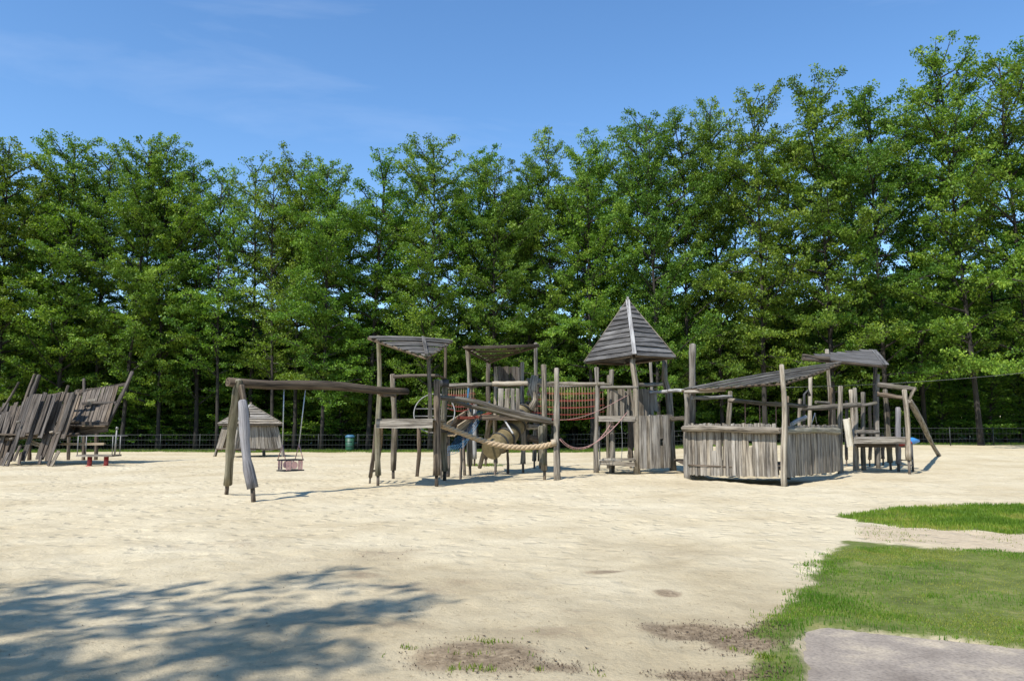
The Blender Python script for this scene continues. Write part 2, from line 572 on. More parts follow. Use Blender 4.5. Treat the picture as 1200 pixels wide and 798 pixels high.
# a worn grass patch under the middle tower
pc = G(567, 545)
lawn = np.maximum(lawn, 0.8 * (1 - smooth(0.5, 1.0, np.hypot((gxx - pc.x) / 0.55, (gyy - pc.y) / 0.9))))
lit = np.zeros_like(gxx)
for px, py, rx, ry, s in LITTER_AND_DIPS:
    c = G(px, py); e = G(px + rx, py); n1 = G(px, py + ry); n2 = G(px, py - ry)
    rX = abs(e.x - c.x); rY = abs(n1.y - n2.y) / 2
    d = np.hypot((gxx - c.x) / rX, (gyy - (n1.y + n2.y) / 2) / rY)
    lit = np.maximum(lit, s * (1 - smooth(0.35, 1.25, d)))
# the trodden dirt strip between the two lawns
strip = in_poly(gxx, gyy, gp([(1003, 612), (1083, 620), (1200, 625), (1450, 625), (1450, 650), (1200, 645), (1120, 642), (1040, 637), (1000, 630)]))
dirtstrip = smooth(-0.15, 0.3, strip) * 0.8
NX, NY = gxx.shape
me = bpy.data.meshes.new("sand_ground")
verts = np.stack([gxx, gyy, gzz], -1).reshape(-1, 3)
idx = np.arange(NX * NY).reshape(NX, NY)
faces = np.stack([idx[:-1, :-1], idx[1:, :-1], idx[1:, 1:], idx[:-1, 1:]], -1).reshape(-1, 4)

def np_mesh(me, verts, faces, smooth_=True):
    k = faces.shape[1]
    me.vertices.add(len(verts)); me.vertices.foreach_set("co", verts.astype(np.float32).ravel())
    me.loops.add(faces.size); me.loops.foreach_set("vertex_index", faces.astype(np.int32).ravel())
    me.polygons.add(len(faces))
    me.polygons.foreach_set("loop_start", np.arange(0, faces.size, k, dtype=np.int32))
    me.polygons.foreach_set("loop_total", np.full(len(faces), k, dtype=np.int32))
    me.update(calc_edges=True)
    me.polygons.foreach_set("use_smooth", np.full(len(faces), smooth_, dtype=bool))

def fattr(me, name, arr):
    a = me.attributes.new(name, 'FLOAT', 'POINT')
    a.data.foreach_set("value", np.asarray(arr, np.float32).ravel())

np_mesh(me, verts, faces)
fattr(me, "lawn", lawn); fattr(me, "soil", soil); fattr(me, "litter", lit); fattr(me, "dirtstrip", dirtstrip)

def ground_mat():
    m, nt, out = new_mat("sand")
    L = nt.links.new
    geo = nd(nt, "ShaderNodeNewGeometry")
    P = geo.outputs["Position"]
    big = nd(nt, "ShaderNodeTexNoise", Scale=0.35, Detail=5.0, Roughness=0.6); L(P, big.inputs["Vector"])
    mid = nd(nt, "ShaderNodeTexNoise", Scale=2.2, Detail=6.0, Roughness=0.65); L(P, mid.inputs["Vector"])
    fine = nd(nt, "ShaderNodeTexNoise", Scale=16.0, Detail=6.0, Roughness=0.7); L(P, fine.inputs["Vector"])
    grain = nd(nt, "ShaderNodeTexNoise", Scale=140.0, Detail=2.0); L(P, grain.inputs["Vector"])
    r1 = ramp(nt, [(0.30, (0.475, 0.39, 0.247)), (0.5, (0.555, 0.472, 0.317)), (0.70, (0.60, 0.523, 0.368))])
    L(big.outputs["Fac"], r1.inputs["Fac"])
    r2 = ramp(nt, [(0.30, (0.70, 0.68, 0.64)), (0.55, (1.0, 1.0, 1.0)), (0.75, (1.06, 1.06, 1.05))])
    L(mid.outputs["Fac"], r2.inputs["Fac"])
    c = mixc(nt, r1.outputs["Color"], r2.outputs["Color"], 0.38, 'MULTIPLY')
    r3 = ramp(nt, [(0.30, (0.52, 0.48, 0.42)), (0.42, (1, 1, 1)), (1, (1, 1, 1))])
    L(fine.outputs["Fac"], r3.inputs["Fac"])
    c = mixc(nt, c, r3.outputs["Color"], 0.8, 'MULTIPLY')
    r4 = ramp(nt, [(0.25, (0.75, 0.72, 0.68)), (0.5, (1, 1, 1))])
    L(grain.outputs["Fac"], r4.inputs["Fac"])
    c = mixc(nt, c, r4.outputs["Color"], 0.6, 'MULTIPLY')
    # firmer, greyer trodden earth close to the path
    sp = nd(nt, "ShaderNodeSeparateXYZ"); L(P, sp.inputs[0])
    near = nd(nt, "ShaderNodeMapRange", interpolation_type='SMOOTHSTEP')
    near.inputs["From Min"].default_value = 5.0; near.inputs["From Max"].default_value = 13.5
    near.inputs["To Min"].default_value = 0.85; near.inputs["To Max"].default_value = 0.0
    nw = nd(nt, "ShaderNodeMath", operation='MULTIPLY_ADD')
    L(big.outputs["Fac"], nw.inputs[0]); nw.inputs[1].default_value = 14.0
    L(sp.outputs["Y"], nw.inputs[2])
    nw2 = nd(nt, "ShaderNodeMath", operation='SUBTRACT'); L(nw.outputs[0], nw2.inputs[0]); nw2.inputs[1].default_value = 7.0
    L(nw2.outputs[0], near.inputs["Value"])
    c = mixc(nt, c, (0.72, 0.70, 0.67), near.outputs["Result"], 'MULTIPLY')
    def noisy(attr, lo, hi, amount=0.9, src=fine):
        a = nd(nt, "ShaderNodeAttribute", attribute_name=attr)
        k = nd(nt, "ShaderNodeMath", operation='MULTIPLY_ADD')
        L(src.outputs["Fac"], k.inputs[0]); k.inputs[1].default_value = amount
        L(a.outputs["Fac"], k.inputs[2])
        s = nd(nt, "ShaderNodeMapRange", interpolation_type='SMOOTHSTEP')
        s.inputs["From Min"].default_value = lo; s.inputs["From Max"].default_value = hi
        L(k.outputs[0], s.inputs["Value"])
        return s.outputs["Result"]
    dcol = ramp(nt, [(0.3, (0.38, 0.295, 0.195)), (0.7, (0.53, 0.44, 0.305))]); L(fine.outputs["Fac"], dcol.inputs["Fac"])
    c = mixc(nt, c, dcol.outputs["Color"], noisy("dirtstrip", 0.55, 1.15, 0.9))
    lcol = ramp(nt, [(0.32, (0.085, 0.055, 0.032)), (0.52, (0.20, 0.145, 0.092)), (0.72, (0.40, 0.315, 0.205))]); L(fine.outputs["Fac"], lcol.inputs["Fac"])
    lm = nd(nt, "ShaderNodeMath", operation='MULTIPLY'); lm.inputs[1].default_value = 0.85
    mf = nd(nt, "ShaderNodeMix"); mf.inputs[0].default_value = 0.55
    L(mid.outputs["Fac"], mf.inputs[2]); L(fine.outputs["Fac"], mf.inputs[3])
    mfo = nd(nt, "ShaderNodeMapRange"); mfo.inputs["From Min"].default_value = 0.32; mfo.inputs["From Max"].default_value = 0.68
    L(mf.outputs[0], mfo.inputs["Value"])
    class _S: outputs = {"Fac": mfo.outputs["Result"]}
    a1 = noisy("litter", 0.58, 1.16, 0.75, _S)
    L(a1, lm.inputs[0])
    c = mixc(nt, c, lcol.outputs["Color"], lm.outputs[0])
    gcol = ramp(nt, [(0.3, (0.065, 0.085, 0.018)), (0.55, (0.12, 0.15, 0.032)), (0.75, (0.22, 0.20, 0.075))]); L(mid.outputs["Fac"], gcol.inputs["Fac"])
    c = mixc(nt, c, gcol.outputs["Color"], noisy("lawn", 0.78, 1.5, 0.9))
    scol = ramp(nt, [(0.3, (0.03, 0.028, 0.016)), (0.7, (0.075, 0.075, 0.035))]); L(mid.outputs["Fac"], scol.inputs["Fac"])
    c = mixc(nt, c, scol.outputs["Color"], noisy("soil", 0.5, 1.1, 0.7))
    b = nd(nt, "ShaderNodeBsdfPrincipled", Roughness=0.95)
    b.inputs["Specular IOR Level"].default_value = 0.15
    L(c, b.inputs["Base Color"])
    bp1 = nd(nt, "ShaderNodeBump", Strength=0.4, Distance=0.08); L(mid.outputs["Fac"], bp1.inputs["Height"])
    dent = nd(nt, "ShaderNodeTexVoronoi", Scale=3.6); dent.inputs["Randomness"].default_value = 1.0
    dw = nd(nt, "ShaderNodeMix"); dw.data_type = 'VECTOR'; dw.inputs[0].default_value = 0.12
    L(P, dw.inputs[4]); L(mid.outputs["Color"], dw.inputs[5]); L(dw.outputs[1], dent.inputs["Vector"])
    dr = nd(nt, "ShaderNodeMapRange", interpolation_type='SMOOTHSTEP'); dr.inputs["From Min"].default_value = 0.10; dr.inputs["From Max"].default_value = 0.42
    L(dent.outputs["Distance"], dr.inputs["Value"])
    bpd = nd(nt, "ShaderNodeBump", Strength=0.8, Distance=0.045); L(dr.outputs["Result"], bpd.inputs["Height"])
    fs = nd(nt, "ShaderNodeMapRange"); fs.inputs["From Min"].default_value = 0.0; fs.inputs["From Max"].default_value = 0.7
    fs.inputs["To Min"].default_value = 0.75; fs.inputs["To Max"].default_value = 0.15
    L(near.outputs["Result"], fs.inputs["Value"]); L(fs.outputs["Result"], bpd.inputs["Strength"]); L(bp1.outputs["Normal"], bpd.inputs["Normal"])
    bp1 = bpd
    bp2 = nd(nt, "ShaderNodeBump", Strength=0.7, Distance=0.03); L(fine.outputs["Fac"], bp2.inputs["Height"]); L(bp1.outputs["Normal"], bp2.inputs["Normal"])
    bp3 = nd(nt, "ShaderNodeBump", Strength=0.35, Distance=0.004); L(grain.outputs["Fac"], bp3.inputs["Height"]); L(bp2.outputs["Normal"], bp3.inputs["Normal"])
    L(bp3.outputs["Normal"], b.inputs["Normal"])
    L(b.outputs["BSDF"], out.inputs["Surface"])
    return m
me.materials.append(ground_mat())
ground = tag(link("sand_ground", me), "pale sandy playground floor with patches of dirt", None, None, "structure")

# paved path, lower right
def path_mat():
    m, nt, out = new_mat("worn_path_surface")
    L = nt.links.new
    geo = nd(nt, "ShaderNodeNewGeometry"); P = geo.outputs["Position"]
    a = nd(nt, "ShaderNodeTexNoise", Scale=1.6, Detail=6.0, Roughness=0.6); L(P, a.inputs["Vector"])
    b_ = nd(nt, "ShaderNodeTexNoise", Scale=40.0, Detail=4.0); L(P, b_.inputs["Vector"])
    r = ramp(nt, [(0.32, (0.185, 0.15, 0.118)), (0.50, (0.285, 0.238, 0.188)), (0.66, (0.46, 0.38, 0.27))]); L(a.outputs["Fac"], r.inputs["Fac"])
    r2 = ramp(nt, [(0.3, (0.6, 0.6, 0.6)), (0.55, (1, 1, 1)), (.8, (1.1, 1.1, 1.1))]); L(b_.outputs["Fac"], r2.inputs["Fac"])
    c = mixc(nt, r.outputs["Color"], r2.outputs["Color"], 0.8, 'MULTIPLY')
    b = nd(nt, "ShaderNodeBsdfPrincipled", Roughness=0.9); L(c, b.inputs["Base Color"])
    bp = nd(nt, "ShaderNodeBump", Strength=0.5, Distance=0.006); L(b_.outputs["Fac"], bp.inputs["Height"]); L(bp.outputs["Normal"], b.inputs["Normal"])
    L(b.outputs["BSDF"], out.inputs["Surface"])
    return m
px_ = np.arange(0.6, 7.6, 0.05); py_ = np.arange(-4, 9, 0.05)
ax_, ay_ = np.meshgrid(px_, py_, indexing='ij')
din = in_poly(ax_, ay_, PATH)
keep = din > -0.22
az_ = -0.004 + (fbm(ax_ * 1.3, ay_ * 1.3, 90, 2) - .4) * 0.010 - 0.03 * smooth(0.1, 0.2, -din)
ii = np.arange(ax_.size).reshape(ax_.shape)
fq = np.stack([ii[:-1, :-1], ii[1:, :-1], ii[1:, 1:], ii[:-1, 1:]], -1).reshape(-1, 4)
fq = fq[keep.ravel()[fq].all(1)]
used = np.unique(fq); remap = -np.ones(ax_.size, int); remap[used] = np.arange(len(used))
pm = bpy.data.meshes.new("paved_path")
np_mesh(pm, np.stack([ax_, ay_, az_], -1).reshape(-1, 3)[used], remap[fq])
pm.materials.append(path_mat())
tag(link("paved_path", pm), "worn grey paved path beside the lawn", None, None, "structure")

# ------------------------------------------------------------------ grass
def blades(x, y, h, w, tint, name, label, lean=0.5):
    n = len(x)
    z = ground_z(x, y) - 0.005
    th = RNG.random(n) * 2 * np.pi
    wx, wy = np.cos(th) * w, np.sin(th) * w
    la = RNG.random(n) * 2 * np.pi
    lm = lean * h * RNG.random(n)
    lx, ly = np.cos(la) * lm, np.sin(la) * lm
    b0 = np.stack([x - wx, y - wy, z], -1); b1 = np.stack([x + wx, y + wy, z], -1)
    m0 = np.stack([x - wx * .7 + lx * .35, y - wy * .7 + ly * .35, z + h * .6], -1)
    m1 = np.stack([x + wx * .7 + lx * .35, y + wy * .7 + ly * .35, z + h * .6], -1)
    tp = np.stack([x + lx, y + ly, z + h], -1)
    v = np.stack([b0, b1, m1, m0, tp], 1).reshape(-1, 3)
    k = np.arange(n) * 5
    f = np.concatenate([np.stack([k, k + 1, k + 2], -1), np.stack([k, k + 2, k + 3], -1), np.stack([k + 3, k + 2, k + 4], -1)])
    me = bpy.data.meshes.new(name)
    np_mesh(me, v, f, False)
    fattr(me, "tint", np.repeat(tint, 5))
    me.materials.append(M['grass'])
    return tag(link(name, me), label, name.replace('_', ' ') if False else "grass", None, "stuff")

def scatter(n, x0, x1, y0, y1, maskf):
    x = RNG.uniform(x0, x1, n); y = RNG.uniform(y0, y1, n)
    k = RNG.random(n) < maskf(x, y)
    return x[k], y[k]

def near_mask(x, y):
    d = in_poly(x, y, LAWN_NEAR) + (fbm(x * 2.5, y * 2.5, 40, 3) - 0.44) * 0.5
    bare = smooth(0.36, 0.56, fbm(x * 1.1, y * 1.1, 51, 3))
    return smooth(-0.22, 0.28, d + (fbm(x * 9, y * 9, 19, 2) - .37) * 0.4) * (0.16 + 0.84 * bare) * (in_poly(x, y, PATH) < -0.01)

x, y = scatter(230000, 1.3, 8.2, 3.2, 10.6, near_mask)
clump = fbm(x * 1.6, y * 1.6, 33, 3)
h = 0.75 * (0.022 + 0.05 * np.clip(clump * 1.6 - 0.35, 0.05, 1)) * RNG.uniform(0.6, 1.35, len(x))
dry = smooth(.50, .62, fbm(x * 0.9 + 5, y * 0.9, 121, 3))
tint = np.clip(0.50 - 1.0 * (clump - 0.44) * 2.0 + 0.4 * dry + RNG.normal(0, .2, len(x)), 0, 1)
blades(x, y, h, RNG.uniform(.0025, .0048, len(x)), tint, "lawn_grass", "short mown grass between the sand and the paved path")

def far_mask(x, y):
    d = in_poly(x, y, LAWN_FAR) + (fbm(x * 2.5, y * 2.5, 40, 3) - 0.44) * 0.5
    return smooth(-0.15, 0.2, d)
x, y = scatter(90000, 6.0, 16.0, 10.8, 17.0, far_mask)
clump = fbm(x * 1.2, y * 1.2, 35, 3)
h = (0.03 + 0.06 * clump) * RNG.uniform(0.6, 1.4, len(x))
tint = np.clip(0.5 - (clump - .44) * 2 + RNG.normal(0, .17, len(x)), 0, 1)
blades(x, y, h, RNG.uniform(.004, .008, len(x)), tint, "grass_strip", "narrow grass strip lying beyond the trodden dirt band")

def strip_mask(x, y):
    return 0.3 * smooth(0.45, 0.6, fbm(x * 1.7, y * 1.7, 71, 3)) * (in_poly(x, y, gp([(1003, 612), (1083, 620), (1200, 625), (1450, 625), (1450, 650), (1200, 645), (1120, 642), (1040, 637), (1000, 630)])) > 0)
def tuft_mask(x, y):
    m = np.zeros_like(x)
    for px, py, rx, ry in ((555, 775, 90, 22), (640, 750, 40, 8), (470, 770, 35, 8), (690, 785, 25, 12), (880, 760, 30, 25), (610, 790, 60, 10)):
        c = G(px, py); e = G(px + rx, py); n1 = G(px, py + ry); n2 = G(px, py - ry)
        d = np.hypot((x - c.x) / abs(e.x - c.x), (y - c.y) / (abs(n1.y - n2.y) / 2))
        m = np.maximum(m, 1 - smooth(.3, 1.1, d))
    return m * smooth(0.50, 0.62, fbm(x * 5.5, y * 5.5, 91, 2))
xa, ya = scatter(30000, 5.0, 14.0, 9.0, 14.0, strip_mask)
xb, yb = scatter(60000, -1.6, 2.6, 4.6, 6.6, tuft_mask)
x = np.concatenate([xa, xb]); y = np.concatenate([ya, yb])
blades(x, y, RNG.uniform(.015, .05, len(x)), RNG.uniform(.0025, .005, len(x)), np.clip(RNG.normal(.65, .2, len(x)), 0, 1),
       "grass_tufts", "thin scattered grass tufts on the bare dirt", 0.9)

def verge_mask(x, y):
    e = 47.0 + 1.2 * (fbm(x * 0.25, y * 0.25, 60, 3) - 0.44) * 4 - 0.02 * x
    return smooth(-0.4, 0.6, y - e) * (1 - smooth(3.5, 5, y - e)) * (0.4 + 0.6 * (fbm(x * .6, y * .6, 17, 2) > .4))
x, y = scatter(90000, -36, 36, 45, 53, verge_mask)
blades(x, y, RNG.uniform(.04, .15, len(x)), RNG.uniform(.01, .02, len(x)), np.clip(RNG.normal(.3, .2, len(x)), 0, 1),
       "grass_verge", "rough grass verge along the foot of the back fence")
pcx = G(567, 545)
x = RNG.normal(pcx.x, .35, 900); y = RNG.normal(pcx.y, .5, 900)
blades(x, y, RNG.uniform(.03, .1, 900), RNG.uniform(.006, .01, 900), np.clip(RNG.normal(.4, .2, 900), 0, 1),
       "grass_patch", "small green grass patch in the sand under the platforms")

# dead leaves and twigs lying on the dirt
def debris(n):
    xs, ys = [], []
    for px, py, rx, ry, s in LITTER_AND_DIPS[:8] + [(330, 735, 330, 60, .55), (620, 700, 500, 60, .5), (700, 640, 500, 40, .35)]:
        k = int(n * s * (1.0 if s > .6 else .5))
        a = RNG.random(k) * 2 * np.pi; r = np.sqrt(RNG.random(k)) * 1.15
        for aa, rr in zip(a, r):
            g = G(px + math.cos(aa) * rr * rx, min(py + math.sin(aa) * rr * ry, 812))
            xs.append(g.x); ys.append(g.y)
    return np.array(xs), np.array(ys)
x, y = debris(420)
ok = in_poly(x, y, PATH) < 0
x, y = x[ok], y[ok]; n = len(x)
s = RNG.uniform(.003, .0085, n) * np.where(RNG.random(n) < .08, 2.2, 1); asp = RNG.uniform(.25, .8, n); th = RNG.random(n) * 6.28
z = ground_z(x, y) + 0.006
ux, uy = np.cos(th) * s, np.sin(th) * s; vx, vy = -np.sin(th) * s * asp, np.cos(th) * s * asp
curl = RNG.uniform(0, .014, n)
v = np.stack([np.stack([x - ux, y - uy, z + curl], -1), np.stack([x + vx, y + vy, z], -1), np.stack([x + ux, y + uy, z + curl], -1), np.stack([x - vx, y - vy, z], -1)], 1).reshape(-1, 3)
k = np.arange(n) * 4
dm = bpy.data.meshes.new("leaf_litter")
np_mesh(dm, v, np.stack([k, k + 1, k + 2, k + 3], -1), False)
dm.materials.append(plain_mat("dead_leaves", (0.10, 0.065, 0.038), 0.9, 0, 0.6, 3))
tag(link("leaf_litter", dm), "dead leaves and twigs scattered on the sand and dirt", "litter", None, "stuff")

# ------------------------------------------------------------------ trees
def tree_meshes(seed, H, Rr, first, leaves_per=19, leaf=0.085, dens=3.0, trunk_r=0.17, name="tree", prof=None, tiltup=0.0, lean=0.3, topf=0.94):
    rg = random.Random(seed); nr = np.random.default_rng(seed)
    mb = MB()
    ns = 12
    ph = rg.uniform(0, 6.28); lob1 = rg.uniform(0, 6.28); lob2 = rg.uniform(0, 6.28)
    lx, ly = rg.uniform(-lean, lean), rg.uniform(-lean, lean)
    def tp(z):
        t = z / H
        return Vector((lx * t + 0.18 * math.sin(ph + 4 * t) * t, ly * t + 0.15 * math.cos(ph * 2 + 5 * t) * t, z))
    mb.tube([tp(H * (topf + .005) * i / ns) - (Vector((0, 0, .2)) if i == 0 else Vector((0, 0, 0))) for i in range(ns + 1)],
            [trunk_r * (1.25 if i == 0 else 1) * (1 - 0.9 * (i / ns) ** 0.9) + 0.012 for i in range(ns + 1)], 8, 0.06)
    n = int((H - first) * dens)
    centers = []; rads = []
    az = rg.uniform(0, 6.28)
    for i in range(n):
        rel = (i + rg.random()) / n
        h = first + (H * topf - first) * rel
        az += 2.4 + rg.uniform(-.5, .5)
        if prof: pr = prof(rel)
        else: pr = min(1.0, 1.34 * (1 - rel) ** 0.36 + 0.03) * (0.78 + 0.22 * min(1, rel / 0.25))
        lobe = 0.85 + (0.42 - 0.22 * rel) * math.sin(az * 2 + lob1 + h * 0.55) * math.sin(h * 0.8 + lob2)
        Lb = Rr * pr * lobe * rg.uniform(0.5 + .2 * rel, 1.25 - .15 * rel) + 0.2
        el = R(14 + 28 * rel ** 1.4 + rg.uniform(-22, 28) + tiltup)
        p = tp(h); d = Vector((math.cos(az) * math.cos(el), math.sin(az) * math.cos(el), math.sin(el)))
        pts = [p]; m = 5
        for k in range(m):
            d = (d + Vector((rg.uniform(-.16, .16), rg.uniform(-.16, .16), rg.uniform(-.10, .10) - 0.03 * (1 - rel)))).normalized()
            p = p + d * (Lb / m); pts.append(p)
        br = min(0.07, 0.016 + 0.015 * Lb)
        mb.tube(pts, [br * (1 - 0.8 * k / m) for k in range(m + 1)], 4, 0)
        nn = max(3, int(Lb / 0.34))
        for j in range(nn):
            s = 0.10 + 0.90 * (j + rg.random()) / nn
            q = s * m; k = min(m - 1, int(q)); c = pts[k].lerp(pts[k + 1], q - k)
            dd = (pts[k + 1] - pts[k]).normalized()
            side = Vector((-dd.y, dd.x, 0)) * rg.choice((-1, 1))
            sl = (0.30 + 0.45 * (1 - s)) * Lb * 0.55 * rg.uniform(.5, 1.2) + 0.12
            e = c + (side * rg.uniform(.5, 1) + dd * rg.uniform(.35, .9) + Vector((0, 0, rg.uniform(-.28, .36)))).normalized() * sl
            mb.tube([c, e], [0.010, 0.004], 3, 0, cap=False)
            kk = max(1, int(sl / 0.33))
            for q2 in range(kk):
                f = (q2 + 0.6 + 0.4 * rg.random()) / kk
                centers.append(c.lerp(e, min(1, f))); rads.append(rg.uniform(.18, .44))
        centers.append(pts[-1]); rads.append(0.3)
    C = np.array(centers); Rd = np.array(rads)
    cnt = nr.poisson(leaves_per * (Rd / 0.32) ** 1.5) + 3
    ci = np.repeat(np.arange(len(C)), cnt)
    N = len(ci)
    dirn = nr.normal(size=(N, 3)); dirn /= np.linalg.norm(dirn, axis=1)[:, None] + 1e-9
    rr = nr.random(N) ** 0.45
    pos = C[ci] + dirn * (rr * Rd[ci])[:, None] * np.array([1.2, 1.2, 0.6])
    nrm = nr.normal(size=(N, 3)) * 0.7 + np.array([0, 0, 0.7]); nrm /= np.linalg.norm(nrm, axis=1)[:, None]
    ref = nr.normal(size=(N, 3))
    u = np.cross(nrm, ref); u /= np.linalg.norm(u, axis=1)[:, None] + 1e-9
    w = np.cross(nrm, u)
    sz = leaf * nr.uniform(.6, 1.3, N)
    u *= sz[:, None]; w *= (sz * nr.uniform(.55, .8, N))[:, None]
    v = np.stack([pos - u, pos + w - u * .1, pos + u, pos - w - u * .1], 1).reshape(-1, 3)
    k = np.arange(N) * 4
    cm = bpy.data.meshes.new(name + "_crown")
    np_mesh(cm, v, np.stack([k, k + 1, k + 2, k + 3], -1), False)
    ctint = nr.normal(0.5, 0.2, len(C))
    fattr(cm, "tint", np.repeat(np.clip(ctint[ci] + nr.normal(0, .15, N), 0, 1), 4))
    cm.materials.append(M['leaf'])
    tm = bpy.data.meshes.new(name + "_trunk")
    tm.from_pydata([tuple(q) for q in mb.v], [], mb.f)
    tm.polygons.foreach_set("use_smooth", mb.smooth)
    tm.materials.append(M['bark'])
    return tm, cm

def put_tree(kind, x, y, s, sxy, rz, label, group, name="broadleaf_tree"):
    t = thing(name, label, "tree" if "tree" in name else "shrub", (x, y, float(gz(x, y)) - 0.03), group)
    t.rotation_euler = (0, 0, rz); t.scale = (sxy, sxy, s)
    link("trunk" if "tree" in name else "stem", kind[0], t); link("crown" if "tree" in name else "foliage", kind[1], t)
    return t

H0 = 20.0
KINDS_ = [tree_meshes(100 + i, H0, [4.6, 4.0, 5.0, 4.0, 5.1, 4.6, 3.8, 4.8, 3.9][i], [2.4, 3.5, 2.0, 4.0, 2.2, 3.0, 2.6, 3.6, 5.0][i],
                      [28, 22, 29, 17, 26, 30, 21, 26, 12][i], 0.073, [3.9, 3.6, 3.9, 3.2, 3.8, 4.0, 3.6, 3.7, 2.8][i], 0.15, lean=0.9) for i in range(9)]
BUSH = [tree_meshes(300 + i, 8.0, 2.9, 0.4, 20, 0.088, 5.6, 0.07, "shrub", prof=lambda r: (1 - r * 0.6) * (0.85 + 0.15 * min(1, r / .2)), tiltup=12) for i in range(4)]

# front row: trunk px, top py, distance, kind, crown width factor, label
ROW = [
 (-60, 150, 51, 0, 1.1, "tall green tree standing just outside the picture beyond the wreck's stern"),
 (18, 160, 52, 2, 1.05, "tall dense tree at the left edge rising above the wooden wreck"),
 (88, 164, 53, 4, 1.0, "tall broad tree rising straight behind the wreck's bow planks"),
 (130, 178, 55, 1, 1.0, "slender tree between the wreck's stem post and the broad dark-crowned pair"),
 (162, 161, 52, 5, 0.9, "tall dense tree with pointed top above the wreck's stem post"),
 (203, 163, 53, 0, 0.85, "tall tree with ragged tip midway between wreck and swing frame"),
 (245, 184, 54, 6, 1.0, "airy slim tree with sky gaps just before the swing frame's first leg"),
 (268, 190, 52, 3, 0.8, "thin open-crowned tree rising above the little hut's doorway side"),
 (303, 186, 55, 8, 1.0, "sparse pale tree with see-through crown rising above the little hut"),
 (330, 186, 52, 3, 0.8, "slim airy tree rising directly above the hanging swing seat"),
 (356, 178, 53, 7, 0.9, "leafy tree with leaning tip above the middle of the swing beam"),
 (386, 190, 51, 5, 0.85, "dense tree with low top rising behind the green bin"),
 (438, 181, 52, 1, 1.0, "tree with notched open crown behind the platform's front post"),
 (470, 200, 55, 6, 1.0, "slender tree rising right over the slatted sail roof of the platform"),
 (508, 165, 51, 4, 0.9, "full dark tree with domed top behind the steel wheel"),
 (560, 177, 53, 7, 0.85, "dense tree rising over the sagging brown roof's front post"),
 (582, 186, 51, 2, 0.8, "broad leafy tree behind the slatted balcony of the middle tower"),
 (617, 184, 53, 0, 0.8, "tree with even crown right behind the stacked carved logs"),
 (646, 141, 52, 6, 0.85, "narrow pointed tree standing taller than its neighbours behind the red net bridge"),
 (690, 153, 51, 5, 0.85, "dense tree rising just beside the pointed shingle roof, on the net bridge side"),
 (735, 138, 53, 3, 1.0, "open tree directly over the tip of the pointed shingle roof"),
 (765, 128, 50, 4, 0.85, "big full tree rising behind the far side of the pointed roof"),
 (800, 140, 51, 7, 0.8, "tree rising above the gap between pointed tower and boarded fort"),
 (835, 112, 52, 2, 0.8, "leafy tree rising above the boarded fort's tall corner post"),
 (882, 96, 49, 1, 1.0, "tall airy tree with rounded top above the fort's plank wall"),
 (958, 84, 48, 0, 1.0, "tall tree with bare dark trunk above the fort's long sloping roof"),
 (1018, 98, 48, 7, 0.95, "tall leafy tree rising above the dark little rear roof"),
 (1062, 128, 51, 6, 0.9, "lower tree in the gap before the tallest tree"),
 (1118, 42, 46, 5, 1.0, "tallest tree of the row with a stout dark trunk beyond the leaning pole"),
 (1180, 58, 46, 3, 1.05, "tall open tree with leaning trunk at the right edge"),
 (1225, 50, 46, 4, 1.0, "tall dense tree cut off by the right edge of the picture"),
 (1300, 60, 45, 2, 1.0, "tall green tree standing just outside the picture past the right edge"),
]
trg = random.Random(77)
for px, py, Y, k, w, lab in ROW:
    p = at(px, py, Y)
    hgt = (p.z - float(gz(p.x, Y))) * 1.015
    put_tree(KINDS_[k], p.x, Y, hgt / H0, w * (0.85 + 0.15 * hgt / 20) * 1.02, trg.uniform(0, 6.28), lab, "row of tall trees behind the playground")
# second row, seen only through the gaps
back = [(-20, 57), (60, 58), (110, 60), (182, 57), (225, 60), (285, 61), (345, 60), (410, 58), (455, 60), (535, 58), (600, 60), (672, 58), (715, 60), (782, 58), (850, 58), (920, 57), (990, 58), (1090, 57), (1150, 55), (1210, 55)]
NEAR_BY = ["the wreck's stern", "the wreck's front planks", "the wreck's bow panel", "the roundabout railing", "the gap past the stem post", "the hut's doorway side",
           "the little hut's roof", "the hanging swing", "the green litter bin", "the front platform's ladder", "the front platform's deck", "the steel hoop", "the short net walkway",
           "the slatted balcony", "the long net bridge", "the pointed tower's low step", "the pointed tower's door panel", "the fort's tall corner post", "the fort's first plank wall",
           "the fort's second plank wall", "the rear tower's deck", "the leaning pole"]
BACK_BY = ["the wreck's stern", "the wreck's front planks", "the wreck's bow panel", "the sand past the wreck", "the swing frame's corner", "the little hut", "the hanging swing", "the green litter bin",
           "the front sail roof", "the brown sail roof", "the balcony tower", "the long net bridge", "the pointed roof's net side", "the pointed roof's fort side", "the fort's first wall", "the fort's second wall",
           "the dark rear roof", "the leaning pole", "the tallest tree's trunk", "the right picture edge"]
for i, (px, Y) in enumerate(back):
    topy = np.interp(px, [0, 250, 450, 600, 760, 900, 1200], [190, 208, 206, 196, 168, 150, 105]) + trg.uniform(-8, 22)
    p = at(px, topy, Y)
    put_tree(KINDS_[(i * 4 + 1) % 9], p.x, Y, (p.z - float(gz(p.x, Y))) / H0, 0.95, trg.uniform(0, 6.28),
             "shorter tree half hidden in the second row, in line with " + BACK_BY[i], "trees of the second row")
